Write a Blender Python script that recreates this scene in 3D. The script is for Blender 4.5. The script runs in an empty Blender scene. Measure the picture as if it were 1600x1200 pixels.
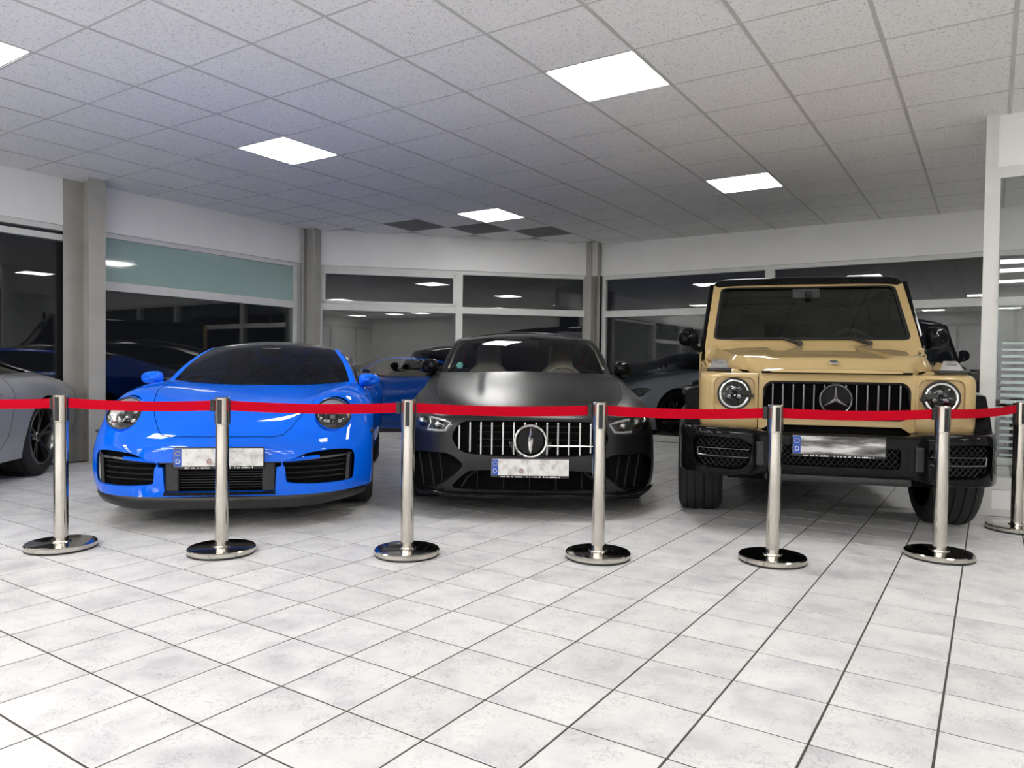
import bpy, bmesh, math, random
import numpy as np
from mathutils import Matrix, Vector
from mathutils.geometry import delaunay_2d_cdt
random.seed(7)
scene = bpy.context.scene
COL = scene.collection

# ------------------------------------------------------------------ camera
FPX, PITCH, ROLL, CAMH = 1136.04, 0.0225, 0.0133, 1.0457
def cam_rot():
    cp, sp = math.cos(PITCH), math.sin(PITCH); cr, sr = math.cos(ROLL), math.sin(ROLL)
    Rx = np.array([[1, 0, 0], [0, cp, -sp], [0, sp, cp]]); Rz = np.array([[cr, -sr, 0], [sr, cr, 0], [0, 0, 1]])
    return Rz @ Rx
RM = cam_rot()
def w(row): return Vector((row[0], row[2], -row[1]))
right, down, fwd = w(RM[0]), w(RM[1]), w(RM[2])
camd = bpy.data.cameras.new('camera'); cam = bpy.data.objects.new('camera', camd); COL.objects.link(cam)
camd.sensor_width = 36; camd.lens = FPX / 1600 * 36; camd.clip_start = 0.05; camd.clip_end = 200
m = Matrix.Identity(4)
for i, v in enumerate((right, -down, -fwd)):
    for j in range(3): m[j][i] = v[j]
m.translation = (0, 0, CAMH); cam.matrix_world = m
scene.camera = cam
def project(P):
    X = RM @ np.array([P[0], -(P[2] - CAMH), P[1]])
    if X[2] < .05: return None
    return 800 + FPX * X[0] / X[2], 600 + FPX * X[1] / X[2]

# ------------------------------------------------------------------ world, exposure
world = bpy.data.worlds.new('night'); scene.world = world; world.use_nodes = True
bg = world.node_tree.nodes['Background']; bg.inputs[0].default_value = (.012, .013, .016, 1); bg.inputs[1].default_value = .3
scene.view_settings.view_transform = 'Standard'; scene.view_settings.look = 'None'
scene.view_settings.gamma = 1; scene.view_settings.use_curve_mapping = False
scene.view_settings.exposure = 0.77
PANEL_STRENGTH = 15.0

# ------------------------------------------------------------------ materials
def mat(name, base=(.8, .8, .8), rough=.5, metal=0., coat=0., coat_rough=.03, emit=None, strength=0., spec=.5):
    M = bpy.data.materials.new(name); M.use_nodes = True
    b = M.node_tree.nodes['Principled BSDF']
    b.inputs['Base Color'].default_value = (*base, 1); b.inputs['Roughness'].default_value = rough
    b.inputs['Metallic'].default_value = metal; b.inputs['Coat Weight'].default_value = coat
    b.inputs['Coat Roughness'].default_value = coat_rough; b.inputs['Specular IOR Level'].default_value = spec
    if emit: b.inputs['Emission Color'].default_value = (*emit, 1); b.inputs['Emission Strength'].default_value = strength
    return M
def nodes(M): return M.node_tree.nodes, M.node_tree.links
def ramp(n, pts):
    r = n.new('ShaderNodeValToRGB'); e = r.color_ramp.elements
    while len(e) < len(pts): e.new(.5)
    for q, (p, c) in zip(e, pts): q.position = p; q.color = (*c, 1)
    return r
def noisy(M, c0, c1, scale=8, detail=4, bump=0., rough=None):
    n, l = nodes(M); b = n['Principled BSDF']
    tc = n.new('ShaderNodeNewGeometry'); t = n.new('ShaderNodeTexNoise'); t.inputs['Scale'].default_value = scale; t.inputs['Detail'].default_value = detail
    l.new(tc.outputs['Position'], t.inputs['Vector']); r = ramp(n, [(.3, c0), (.7, c1)]); l.new(t.outputs['Fac'], r.inputs[0]); l.new(r.outputs[0], b.inputs['Base Color'])
    if bump:
        k = n.new('ShaderNodeBump'); k.inputs['Strength'].default_value = bump; k.inputs['Distance'].default_value = .002
        l.new(t.outputs['Fac'], k.inputs['Height']); l.new(k.outputs[0], b.inputs['Normal'])
    return M
def thin_glass(name, tint, ior=1.5, gloss=1.0):
    M = bpy.data.materials.new(name); M.use_nodes = True; n, l = nodes(M)
    for q in list(n):
        if q.type == 'BSDF_PRINCIPLED': n.remove(q)
    out = [q for q in n if q.type == 'OUTPUT_MATERIAL'][0]
    tr = n.new('ShaderNodeBsdfTransparent'); tr.inputs[0].default_value = (*tint, 1)
    gl = n.new('ShaderNodeBsdfGlossy'); gl.inputs['Roughness'].default_value = 0.0; gl.inputs['Color'].default_value = (gloss, gloss, gloss, 1)
    fr = n.new('ShaderNodeFresnel'); fr.inputs[0].default_value = ior
    mx = n.new('ShaderNodeMixShader'); l.new(fr.outputs[0], mx.inputs[0]); l.new(tr.outputs[0], mx.inputs[1]); l.new(gl.outputs[0], mx.inputs[2]); l.new(mx.outputs[0], out.inputs[0])
    return M
M_ = {}
M_['wall'] = noisy(mat('wall_paint', rough=.6), (.83, .825, .815), (.87, .865, .855), 3, 3)
M_['frame'] = noisy(mat('window_frame_coating', rough=.4), (.62, .62, .60), (.68, .68, .66), 6, 3)
M_['steel'] = noisy(mat('taupe_steel_paint', rough=.45), (.36, .35, .315), (.41, .40, .365), 5, 3)
M_['glass'] = thin_glass('window_glass', (.90, .92, .92), 1.52)
M_['asphalt'] = noisy(mat('asphalt', rough=.9), (.02, .02, .022), (.045, .045, .048), 40, 5)
M_['black'] = noisy(mat('black_plastic', rough=.45), (.008, .008, .009), (.014, .014, .015), 30, 3)
M_['void'] = noisy(mat('matte_black', rough=.9, spec=.1), (.003, .003, .003), (.006, .006, .006), 20, 2)
M_['gloss_black'] = noisy(mat('gloss_black', rough=.06, spec=.16), (.004, .004, .0045), (.006, .006, .0065), 20, 2)
M_['rubber'] = noisy(mat('tyre_rubber', rough=.75), (.007, .007, .007), (.013, .013, .013), 60, 4, .3)
M_['chrome'] = noisy(mat('chrome', rough=.08, metal=1.), (.72, .72, .71), (.78, .78, .77), 4, 2)
M_['steel_polish'] = noisy(mat('polished_steel', rough=.10, metal=1.), (.52, .49, .44), (.60, .57, .52), 5, 3)
M_['dark_chrome'] = noisy(mat('dark_chrome', rough=.15, metal=1.), (.14, .14, .15), (.18, .18, .19), 8, 2)
M_['silver'] = noisy(mat('silver_satin', rough=.25, metal=1.), (.55, .55, .55), (.62, .62, .62), 8, 2)
def paint(name, c, rough=.35, metal=0., coat=1., cr=.03, var=.06, spec=.1):
    return noisy(mat(name, rough=rough, metal=metal, coat=coat, coat_rough=cr, spec=spec), tuple(x * (1 - var) for x in c), tuple(min(1, x * (1 + var)) for x in c), 3, 2)

# ------------------------------------------------------------------ helpers
def tag(o, label=None, cat=None, group=None, kind=None):
    if label: o['label'] = label
    if cat: o['category'] = cat
    if group: o['group'] = group
    if kind: o['kind'] = kind
    return o
def empty(name, loc=(0, 0, 0), rz=0., **k):
    o = bpy.data.objects.new(name, None); COL.objects.link(o); o.location = loc; o.rotation_euler = (0, 0, rz); o.empty_display_size = .1
    return tag(o, **k)
def link(name, me, M=None, parent=None, **k):
    o = bpy.data.objects.new(name, me); COL.objects.link(o)
    if M is not None and not me.materials: me.materials.append(M)
    if parent: o.parent = parent
    return tag(o, **k)
def mesh(name, V, F, smooth=False, sharp=None):
    me = bpy.data.meshes.new(name); me.from_pydata([tuple(map(float, v)) for v in V], [], F); me.update()
    if smooth: me.polygons.foreach_set('use_smooth', [True] * len(me.polygons))
    if smooth and sharp: me.set_sharp_from_angle(angle=math.radians(sharp))
    return me
def obj(name, V, F, M, parent=None, smooth=False, sharp=None, **k):
    return link(name, mesh(name, V, F, smooth, sharp), M, parent, **k)
def bobj(name, bm, M, parent=None, smooth=True, sharp=35, **k):
    me = bpy.data.meshes.new(name); bmesh.ops.recalc_face_normals(bm, faces=bm.faces); bm.to_mesh(me); bm.free()
    if smooth:
        me.polygons.foreach_set('use_smooth', [True] * len(me.polygons))
        if sharp: me.set_sharp_from_angle(angle=math.radians(sharp))
    return link(name, me, M, parent, **k)
class MB:
    def __init__(s): s.V = []; s.F = []
    def add(s, V, F):
        o = len(s.V); s.V += [tuple(v) for v in V]; s.F += [tuple(i + o for i in f) for f in F]; return s
    def box(s, a, b, T=None):
        (x0, y0, z0), (x1, y1, z1) = a, b
        V = [(x, y, z) for z in (z0, z1) for y in (y0, y1) for x in (x0, x1)]
        if T: V = [T(v) for v in V]
        return s.add(V, [(0, 2, 3, 1), (4, 5, 7, 6), (0, 1, 5, 4), (2, 6, 7, 3), (0, 4, 6, 2), (1, 3, 7, 5)])
    def bbox(s, a, b, r=.01, T=None, axis=2):
        # box whose edges along `axis` are rounded and whose ends are chamfered
        c = [(a[i] + b[i]) / 2 for i in range(3)]; h = [abs(b[i] - a[i]) / 2 for i in range(3)]
        i, j = [q for q in range(3) if q != axis]; r = min(r, h[i] * .95, h[j] * .95, h[axis] * .95); N = 4
        def ring(ins, t):
            out = []
            for (sx, sy, a0) in ((1, 1, 0), (-1, 1, 90), (-1, -1, 180), (1, -1, 270)):
                for k in range(N + 1):
                    an = math.radians(a0 + 90 * k / N); rr = r - ins if r > ins else 0.0
                    p = [0, 0, 0]; p[i] = c[i] + sx * (h[i] - r) + rr * math.cos(an); p[j] = c[j] + sy * (h[j] - r) + rr * math.sin(an); p[axis] = t; out.append(tuple(p))
            return out
        ch = r * .5
        L = [ring(ch, c[axis] - h[axis]), ring(0, c[axis] - h[axis] + ch), ring(0, c[axis] + h[axis] - ch), ring(ch, c[axis] + h[axis])]
        n = len(L[0]); V = sum(L, []); F = [tuple(range(n))[::-1], tuple(range(3 * n, 4 * n))]
        for q in range(3):
            for k in range(n): F.append((q * n + k, q * n + (k + 1) % n, (q + 1) * n + (k + 1) % n, (q + 1) * n + k))
        if T: V = [T(v) for v in V]
        return s.add(V, F)
    def lathe(s, prof, n=32, T=None, axis=2, closed=False):
        V = []; F = []; R = len(prof)
        for (r, h) in prof:
            for k in range(n):
                a = 2 * math.pi * k / n; c_, s_ = r * math.cos(a), r * math.sin(a)
                V.append({2: (c_, s_, h), 0: (h, c_, s_), 1: (c_, h, s_)}[axis])
        for q in range(R if closed else R - 1):
            for k in range(n): F.append((q * n + k, q * n + (k + 1) % n, ((q + 1) % R) * n + (k + 1) % n, ((q + 1) % R) * n + k))
        if T: V = [T(v) for v in V]
        return s.add(V, F)
    def tube(s, pts, r, n=8, cap=True, closed=False):
        pts = [Vector(p) for p in pts]; V = []; F = []; m_ = len(pts); up = None
        for i, p in enumerate(pts):
            if closed: d = pts[(i + 1) % m_] - pts[i - 1]
            else: d = pts[min(i + 1, m_ - 1)] - pts[max(i - 1, 0)]
            d.normalize()
            if up is None: up = d.orthogonal().normalized()
            up = (up - d * up.dot(d)).normalized(); sd = d.cross(up); rr = r[i] if isinstance(r, (list, tuple)) else r
            for k in range(n):
                a = 2 * math.pi * k / n; V.append(tuple(p + up * rr * math.cos(a) + sd * rr * math.sin(a)))
        for i in range(m_ if closed else m_ - 1):
            for k in range(n): F.append((i * n + k, i * n + (k + 1) % n, ((i + 1) % m_) * n + (k + 1) % n, ((i + 1) % m_) * n + k))
        if cap and not closed: F += [tuple(range(n))[::-1], tuple(range((m_ - 1) * n, m_ * n))]
        return s.add(V, F)
    def build(s, name, M, parent=None, smooth=False, sharp=35, **k):
        return obj(name, s.V, s.F, M, parent, smooth, sharp if smooth else None, **k)
def copy_tree(o, parent=None):
    c = o.copy(); COL.objects.link(c); c.parent = parent
    for k in [q for q in o.children]: copy_tree(k, c)
    return c
def smooth_loop(pts, n=4):
    # closed polygon corners rounded by Chaikin cutting
    for _ in range(n):
        q = []
        for i in range(len(pts)):
            a, b = pts[i], pts[(i + 1) % len(pts)]
            q += [(a[0] * .8 + b[0] * .2, a[1] * .8 + b[1] * .2), (a[0] * .2 + b[0] * .8, a[1] * .2 + b[1] * .8)]
        pts = q
    return pts
def rrect(x0, x1, z0, z1, r, n=6):
    out = []
    for cx, cz, a0 in ((x1 - r, z1 - r, 0), (x0 + r, z1 - r, 90), (x0 + r, z0 + r, 180), (x1 - r, z0 + r, 270)):
        for k in range(n + 1):
            a = math.radians(a0 + 90 * k / n); out.append((cx + r * math.cos(a), cz + r * math.sin(a)))
    return out
def ellipse(cx, cz, rx, rz, n=32, tilt=0.):
    ct, st = math.cos(tilt), math.sin(tilt); o = []
    for k in range(n):
        a = 2 * math.pi * k / n; x, z = rx * math.cos(a), rz * math.sin(a); o.append((cx + x * ct - z * st, cz + x * st + z * ct))
    return o
def inside(p, poly):
    x, y = p; r = False; n = len(poly); j = n - 1
    for i in range(n):
        xi, yi = poly[i]; xj, yj = poly[j]
        if (yi > y) != (yj > y) and x < (xj - xi) * (y - yi) / (yj - yi) + xi: r = not r
        j = i
    return r
def plate(mb, outer, holes, fn, thick):
    # polygon with holes, mapped by fn(a,b)->point, extruded by vector thick
    V = []; E = []
    for lp in [outer] + holes:
        o = len(V); V += [Vector(p) for p in lp]; E += [(o + i, o + (i + 1) % len(lp)) for i in range(len(lp))]
    vo, eo, fo, *_ = delaunay_2d_cdt(V, E, [], 0, 1e-6)
    F = []
    for f in fo:
        c = sum((vo[i] for i in f), Vector((0, 0))) / len(f)
        if inside(c, outer) and not any(inside(c, h) for h in holes): F.append(tuple(f))
    P = [Vector(fn(v[0], v[1])) for v in vo]; t = Vector(thick); n = len(P)
    W = [tuple(p) for p in P] + [tuple(p + t) for p in P]
    G = list(F) + [tuple(i + n for i in f[::-1]) for f in F]
    cnt = {}
    for f in F:
        for i in range(len(f)):
            a, b = f[i], f[(i + 1) % len(f)]; k = (min(a, b), max(a, b)); cnt.setdefault(k, []).append((a, b))
    for k, l in cnt.items():
        if len(l) == 1: a, b = l[0]; G.append((b, a, a + n, b + n))
    return mb.add(W, G)

# ------------------------------------------------------------------ the building: grid axes U (along the back wall), Vv (along the left wall)
YAW = -.5825
UX, UY = math.cos(YAW), math.sin(YAW)
def G(u, v, z=0.): return (u * UX - v * UY, u * UY + v * UX, z)
U0, U1, V0, V1, ZC = -8.03, 6.5, -6.0, 10.0, 2.9333
HC = 2.9333 - CAMH

def area_px(c):
    P = [project(p) for p in c]
    if any(p is None for p in P): return 0
    if max(p[0] for p in P) < 0 or min(p[0] for p in P) > 1600 or max(p[1] for p in P) < 0 or min(p[1] for p in P) > 1200: return 0
    a = 0
    for i in range(len(P)): a += P[i][0] * P[(i + 1) % len(P)][1] - P[(i + 1) % len(P)][0] * P[i][1]
    return abs(a) / 2
CHAM = [(-8.03, 6.95), (-5.02, 9.96)]
def in_room(u, v): return U0 < u < U1 and V0 < v < V1 and (v - u) < 14.985

# floor: grout bed + one bevelled tile per cell
tile_m = mat('floor_tile', rough=.4, spec=.25); n, l = nodes(tile_m); b = n['Principled BSDF']
geo = n.new('ShaderNodeNewGeometry'); mp = n.new('ShaderNodeMapping'); mp.inputs['Rotation'].default_value = (0, 0, -YAW); l.new(geo.outputs['Position'], mp.inputs['Vector'])
FT = .30; FU, FV = -2.8052, 1.5515
sn = n.new('ShaderNodeVectorMath'); sn.operation = 'SUBTRACT'; l.new(mp.outputs[0], sn.inputs[0]); sn.inputs[1].default_value = (FU, FV, 0)
dv = n.new('ShaderNodeVectorMath'); dv.operation = 'DIVIDE'; l.new(sn.outputs[0], dv.inputs[0]); dv.inputs[1].default_value = (FT, FT, 1)
fl = n.new('ShaderNodeVectorMath'); fl.operation = 'FLOOR'; l.new(dv.outputs[0], fl.inputs[0])
mz = n.new('ShaderNodeVectorMath'); mz.operation = 'MULTIPLY'; l.new(fl.outputs[0], mz.inputs[0]); mz.inputs[1].default_value = (1, 1, 0)
wn = n.new('ShaderNodeTexWhiteNoise'); l.new(mz.outputs[0], wn.inputs['Vector'])
off = n.new('ShaderNodeVectorMath'); off.operation = 'SCALE'; l.new(wn.outputs['Color'], off.inputs[0]); off.inputs['Scale'].default_value = 40
ad = n.new('ShaderNodeVectorMath'); ad.operation = 'ADD'; l.new(geo.outputs['Position'], ad.inputs[0]); l.new(off.outputs[0], ad.inputs[1])
n1 = n.new('ShaderNodeTexNoise'); n1.inputs['Scale'].default_value = 5.5; n1.inputs['Detail'].default_value = 2; n1.inputs['Distortion'].default_value = .15; l.new(ad.outputs[0], n1.inputs['Vector'])
r1 = ramp(n, [(.25, (.50, .495, .52)), (.44, (.63, .625, .63)), (.58, (.70, .695, .685)), (.78, (.725, .72, .71))]); l.new(n1.outputs['Fac'], r1.inputs[0])
n2 = n.new('ShaderNodeTexNoise'); n2.inputs['Scale'].default_value = 26; n2.inputs['Detail'].default_value = 8; n2.inputs['Roughness'].default_value = .65; n2.inputs['Distortion'].default_value = .8; l.new(ad.outputs[0], n2.inputs['Vector'])
r2 = ramp(n, [(.484, (1, 1, 1)), (.5, (.52, .51, .52)), (.516, (1, 1, 1))]); l.new(n2.outputs['Fac'], r2.inputs[0])
n3 = n.new('ShaderNodeTexNoise'); n3.inputs['Scale'].default_value = 9; l.new(ad.outputs[0], n3.inputs['Vector'])
r3 = ramp(n, [(.38, (.15, .15, .15)), (.6, (1, 1, 1))]); l.new(n3.outputs['Fac'], r3.inputs[0])
mm = n.new('ShaderNodeMix'); mm.data_type = 'RGBA'; mm.blend_type = 'MULTIPLY'; l.new(r3.outputs[0], mm.inputs['Factor']); l.new(r1.outputs[0], mm.inputs['A']); l.new(r2.outputs[0], mm.inputs['B'])
hs = n.new('ShaderNodeHueSaturation'); l.new(mm.outputs['Result'], hs.inputs['Color']); mr = n.new('ShaderNodeMapRange'); mr.inputs['To Min'].default_value = .94; mr.inputs['To Max'].default_value = 1.04; l.new(wn.outputs['Value'], mr.inputs['Value']); l.new(mr.outputs[0], hs.inputs['Value'])
l.new(hs.outputs[0], b.inputs['Base Color'])
rr = n.new('ShaderNodeMapRange'); rr.inputs['To Min'].default_value = .36; rr.inputs['To Max'].default_value = .5; l.new(n1.outputs['Fac'], rr.inputs['Value']); l.new(rr.outputs[0], b.inputs['Roughness'])
grout_m = noisy(mat('floor_grout', rough=.9), (.045, .04, .033), (.075, .066, .055), 30, 3)

fu = [(U0, V0), (U1, V0), (U1, V1), (-5.02, V1), (U0, 6.95)]
floor = obj('floor', [G(u, v, -.0018) for u, v in fu] + [G(u, v, -.12) for u, v in fu], [(0, 1, 2, 3, 4), (9, 8, 7, 6, 5)] + [(i, i + 5, (i + 1) % 5 + 5, (i + 1) % 5) for i in range(5)], grout_m, kind='structure', label='grey white marbled tile floor with dark grout joints')
def tile_mesh(name, s, j, z0, z1, c):
    h = s / 2 - j / 2; k = h - c
    zt = z1; zb = z0; zm = z1 - c if z1 > z0 else z1 + c
    V = [(sx * k, sy * k, zt) for sx, sy in ((-1, -1), (1, -1), (1, 1), (-1, 1))] + [(sx * h, sy * h, zm) for sx, sy in ((-1, -1), (1, -1), (1, 1), (-1, 1))] + [(sx * h, sy * h, zb) for sx, sy in ((-1, -1), (1, -1), (1, 1), (-1, 1))]
    F = [(0, 1, 2, 3)]
    for r_ in (0, 4):
        for i in range(4): F.append((r_ + i, r_ + 4 + i, r_ + 4 + (i + 1) % 4, r_ + (i + 1) % 4))
    return V, F
TV, TF = tile_mesh('tile', FT, .0072, -.004, 0., .0010)
tme = mesh('tile', TV, TF); tme.materials.append(tile_m)
cells = []
for a in range(int((U0 - FU) / FT) - 2, int((U1 - FU) / FT) + 2):
    for bq in range(int((V0 - FV) / FT) - 2, int((V1 - FV) / FT) + 2):
        u, v = FU + (a + .5) * FT, FV + (bq + .5) * FT
        if in_room(u, v): cells.append((area_px([G(u + sx * .15, v + sy * .15) for sx, sy in ((-1, -1), (1, -1), (1, 1), (-1, 1))]), u, v))
cells.sort(key=lambda c: -c[0])
for ar, u, v in cells[:300]:
    o = link('tile', tme, None, floor); o.location = G(u, v, 0); o.rotation_euler = (0, 0, YAW)
mb = MB()
for ar, u, v in cells[300:]:
    P = [G(u + x * 1, v + y * 1, z) for x, y, z in TV]; mb.add(P, TF)
mb.build('tiles', tile_m, floor, kind='stuff')

# ceiling: slab, runner grid, mineral tiles, led panels
ct_m = mat('ceiling_tile', rough=.95, spec=.15); n, l = nodes(ct_m); b = n['Principled BSDF']
geo = n.new('ShaderNodeNewGeometry')
t1 = n.new('ShaderNodeTexNoise'); t1.inputs['Scale'].default_value = 70; t1.inputs['Detail'].default_value = 3; t1.inputs['Roughness'].default_value = .7; l.new(geo.outputs['Position'], t1.inputs['Vector'])
r1 = ramp(n, [(.35, (.56, .555, .55)), (.43, (.86, .85, .84)), (.8, (.89, .88, .87))]); l.new(t1.outputs['Fac'], r1.inputs[0]); l.new(r1.outputs[0], b.inputs['Base Color'])
bp = n.new('ShaderNodeBump'); bp.inputs['Strength'].default_value = .25; bp.inputs['Distance'].default_value = .003; l.new(t1.outputs['Fac'], bp.inputs['Height']); l.new(bp.outputs[0], b.inputs['Normal'])
run_m = noisy(mat('ceiling_runner', rough=.5), (.52, .51, .49), (.58, .57, .55), 4, 2)
dk_m = noisy(mat('ceiling_tile_dark', rough=.95, spec=.1), (.20, .20, .20), (.25, .25, .25), 60, 3)
void_c = noisy(mat('ceiling_slab', rough=.9), (.3, .3, .3), (.35, .35, .35), 5, 2)
zs = ZC + .03
ceil = obj('ceiling', [G(u, v, zs) for u, v in fu] + [G(u, v, zs + .1) for u, v in fu], [(4, 3, 2, 1, 0), (5, 6, 7, 8, 9)] + [(i, i + 5, (i + 1) % 5 + 5, (i + 1) % 5) for i in range(5)], void_c, kind='structure', label='white suspended ceiling of square mineral tiles')
CT = .625; CU, CV = -4.9332, 1.5017
CVt, CFt = tile_mesh('ceiling_tile', CT, .008, .0, .0, .0)
h = CT / 2 - .004
CVt = [(sx * h, sy * h, 0) for sx, sy in ((-1, -1), (1, -1), (1, 1), (-1, 1))] + [(sx * h, sy * h, .018) for sx, sy in ((-1, -1), (1, -1), (1, 1), (-1, 1))]
CFt = [(3, 2, 1, 0), (4, 5, 6, 7)] + [(i, (i + 1) % 4, (i + 1) % 4 + 4, i + 4) for i in range(4)]
cme = mesh('ceiling_tile', CVt, CFt); cme.materials.append(ct_m)
cmd = mesh('ceiling_tile_grey', CVt, CFt); cmd.materials.append(dk_m)
ROWS_Q = [9, 4, 0, -5, -10]; COLS_P = [-1, 4, 9, 14]
LIGHTS = [(-1, 9), (4, 9), (9, 9), (14, 9), (-1, 4), (4, 4), (9, 4), (14, 4), (-1, 0), (14, 0), (-4, -4), (2, -4), (7, -4), (11, -4)] + [(p, q) for p in (-4, -1, 2, 5, 8, 11, 15) for q in (-6, -8, -11)]  # out-of-view panels continue the grid, plus extra rows added to brighten ceiling and floor
DARK = [(-3, 9), (-2, 10), (-1, 11)]
cells = []
def clip_cell(p, q):
    u, v = CU + p * CT, CV + q * CT
    return u, v
for p in range(-6, 20):
    for q in range(-13, 15):
        u, v = CU + (p + .5) * CT, CV + (q + .5) * CT
        if (p, q) in LIGHTS: continue
        if not in_room(u, v) : continue
        cells.append((area_px([G(u + sx * .31, v + sy * .31, ZC) for sx, sy in ((-1, -1), (1, -1), (1, 1), (-1, 1))]), u, v, (p, q) in DARK))
cells.sort(key=lambda c: -c[0]); vis = [c for c in cells[:300] if c[0] > 0]; rest = cells[len(vis):]
for ar, u, v, d in vis:
    o = link('ceiling_tile', cmd if d else cme, None, ceil); o.location = G(u, v, ZC); o.rotation_euler = (0, 0, YAW)
mb = MB()
for ar, u, v, d in rest: mb.add([G(u + x, v + y, ZC + z) for x, y, z in CVt], CFt)
mb.build('ceiling_tiles', ct_m, ceil, kind='stuff')
def runner(a, b_, wd):
    a, b_ = Vector(a), Vector(b_); d = (b_ - a).normalized(); s_ = Vector((-d.y, d.x, 0)) * wd / 2; mb = MB()
    V = [a - s_, a + s_, b_ + s_, b_ - s_]; V = V + [q + Vector((0, 0, .012)) for q in V]
    mb.add([tuple(q) for q in V], [(3, 2, 1, 0), (4, 5, 6, 7), (0, 1, 5, 4), (1, 2, 6, 5), (2, 3, 7, 6), (3, 0, 4, 7)])
    mb.build('ceiling_runner', run_m, ceil)
for p in range(-4, 19):
    u = CU + p * CT; vm = min(V1, 14.97 + u); runner(G(u, V0, ZC - .003), G(u, vm, ZC - .003), .022)
for q in range(-12, 14):
    v = CV + q * CT; um = max(U0, v - 14.97); runner(G(um, v, ZC - .0025), G(U1, v, ZC - .0025), .013)
led_m = mat('led_diffuser', (.9, .9, .9), .5, emit=(1., 1., 1.), strength=PANEL_STRENGTH)
n, l = nodes(led_m); tx = n.new('ShaderNodeTexNoise'); tx.inputs['Scale'].default_value = 2.; rq = ramp(n, [(0, (1., .985, .955)), (1, (1., .99, .965))]); l.new(tx.outputs['Fac'], rq.inputs[0]); l.new(rq.outputs[0], n['Principled BSDF'].inputs['Emission Color'])
lfr = MB(); s_ = CT / 2 - .004
plate(lfr, [(-s_, -s_), (s_, -s_), (s_, s_), (-s_, s_)], [[(-s_ + .014, -s_ + .014), (s_ - .014, -s_ + .014), (s_ - .014, s_ - .014), (-s_ + .014, s_ - .014)]], lambda a, b_: (a, b_, 0), (0, 0, .015))
frm = mesh('frame', lfr.V, lfr.F); frm.materials.append(M_['frame'])
ldm = MB(); q_ = s_ - .015; ldm.box((-q_, -q_, .003), (q_, q_, .012)); ldm = mesh('diffuser', ldm.V, ldm.F); ldm.materials.append(led_m)
lab = {(4, 4): 'large square led ceiling panel nearest the camera, above the centre', (-1, 4): 'square led ceiling panel above the blue sports car', (-1, 9): 'farthest square led ceiling panel, in front of the grey ceiling tiles', (4, 9): 'square led ceiling panel above the beige off-roader', (-1, 0): 'square led ceiling panel cut by the left edge of the photo'}
for p, q in LIGHTS:
    u, v = CU + (p + .5) * CT, CV + (q + .5) * CT
    e = empty('ceiling_light', G(u, v, ZC), YAW, cat='ceiling light', group='led ceiling panels', label=lab.get((p, q), 'unseen square led ceiling panel added for light, behind or beside the camera'))
    link('frame', frm, None, e); link('diffuser', ldm, None, e)

# walls -------------------------------------------------------------
def seg(a, b_):
    A, B = Vector(G(*a)), Vector(G(*b_)); d = (B - A); L = d.length; d.normalize(); nrm = Vector((-d.y, d.x, 0))
    # nrm must point outwards
    if nrm.dot((A + B) / 2 - Vector(G(-1, 2))) < 0: nrm = -nrm
    return (lambda s, z, t=0.: tuple(A + d * s + nrm * t + Vector((0, 0, z)))), L
def wbox(mb, f, s0, s1, z0, z1, t0, t1):
    return mb.box((s0, t0, z0), (s1, t1, z1), lambda p: f(p[0], p[2], p[1]))
FZ = 2.455
WN = [0]
def fascia(name, f, s0, s1, label):
    mb = MB(); wbox(mb, f, s0, s1, FZ, ZC + .03, 0, .2)
    return mb.build(name, M_['wall'], kind='structure', label=label)
def window(f, s0, s1, splits, label, green=(), hopper=(), zr=(1.83, 1.925), ztop=2.40, fr=.06, fr1=.06):
    """splits: s positions of mullions; transom rail at zr; panes above and below"""
    WN[0] += 1
    mb = MB(); wbox(mb, f, s0, s0 + fr, .0, FZ, .03, .11); w0 = mb.build('window_%d' % WN[0], M_['frame'], kind='structure', label=label)
    def fb(name, a, b_, c, d, t0=.03, t1=.11, M=None): m_ = MB(); wbox(m_, f, a, b_, c, d, t0, t1); return m_.build(name, M or M_['frame'], w0)
    fb('window_frame', s1 - fr1, s1, 0, FZ); fb('window_frame', s0 + fr, s1 - fr1, ztop, FZ); fb('window_sill', s0 + fr, s1 - fr1, 0, .085)
    fb('transom_rail', s0 + fr, s1 - fr1, zr[0], zr[1], .025, .115)
    ed = [s0 + fr] + [q for sp in splits for q in (sp - .05, sp + .05)] + [s1 - fr1]
    for sp in splits: fb('mullion', sp - .05, sp + .05, .085, ztop, .02, .12)
    for i in range(0, len(ed), 2):
        a, b_ = ed[i], ed[i + 1]
        fb('pane', a - .005, b_ + .005, .08, zr[0] + .005, .06, .082, M_['glass'])
        k = i // 2
        if k in green: fb('pane', a - .005, b_ + .005, zr[1] - .005, ztop + .005, .06, .082, M_['green'], )
        else:
            if k in hopper:
                for (x0, x1, c, d) in ((a, b_, zr[1], zr[1] + .04), (a, b_, ztop - .06, ztop), (a, a + .04, zr[1], ztop), (b_ - .04, b_, zr[1], ztop)): fb('hopper_frame', x0, x1, c, d, .015, .07)
            fb('pane', a - .005, b_ + .005, zr[1] - .005, ztop + .005, .06, .082, M_['glass'])
    return w0
M_['green'] = mat('teal_frosted_glass', rough=.05, coat=1.)
noisy(M_['green'], (.33, .46, .44), (.36, .49, .47), 2, 2)
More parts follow.
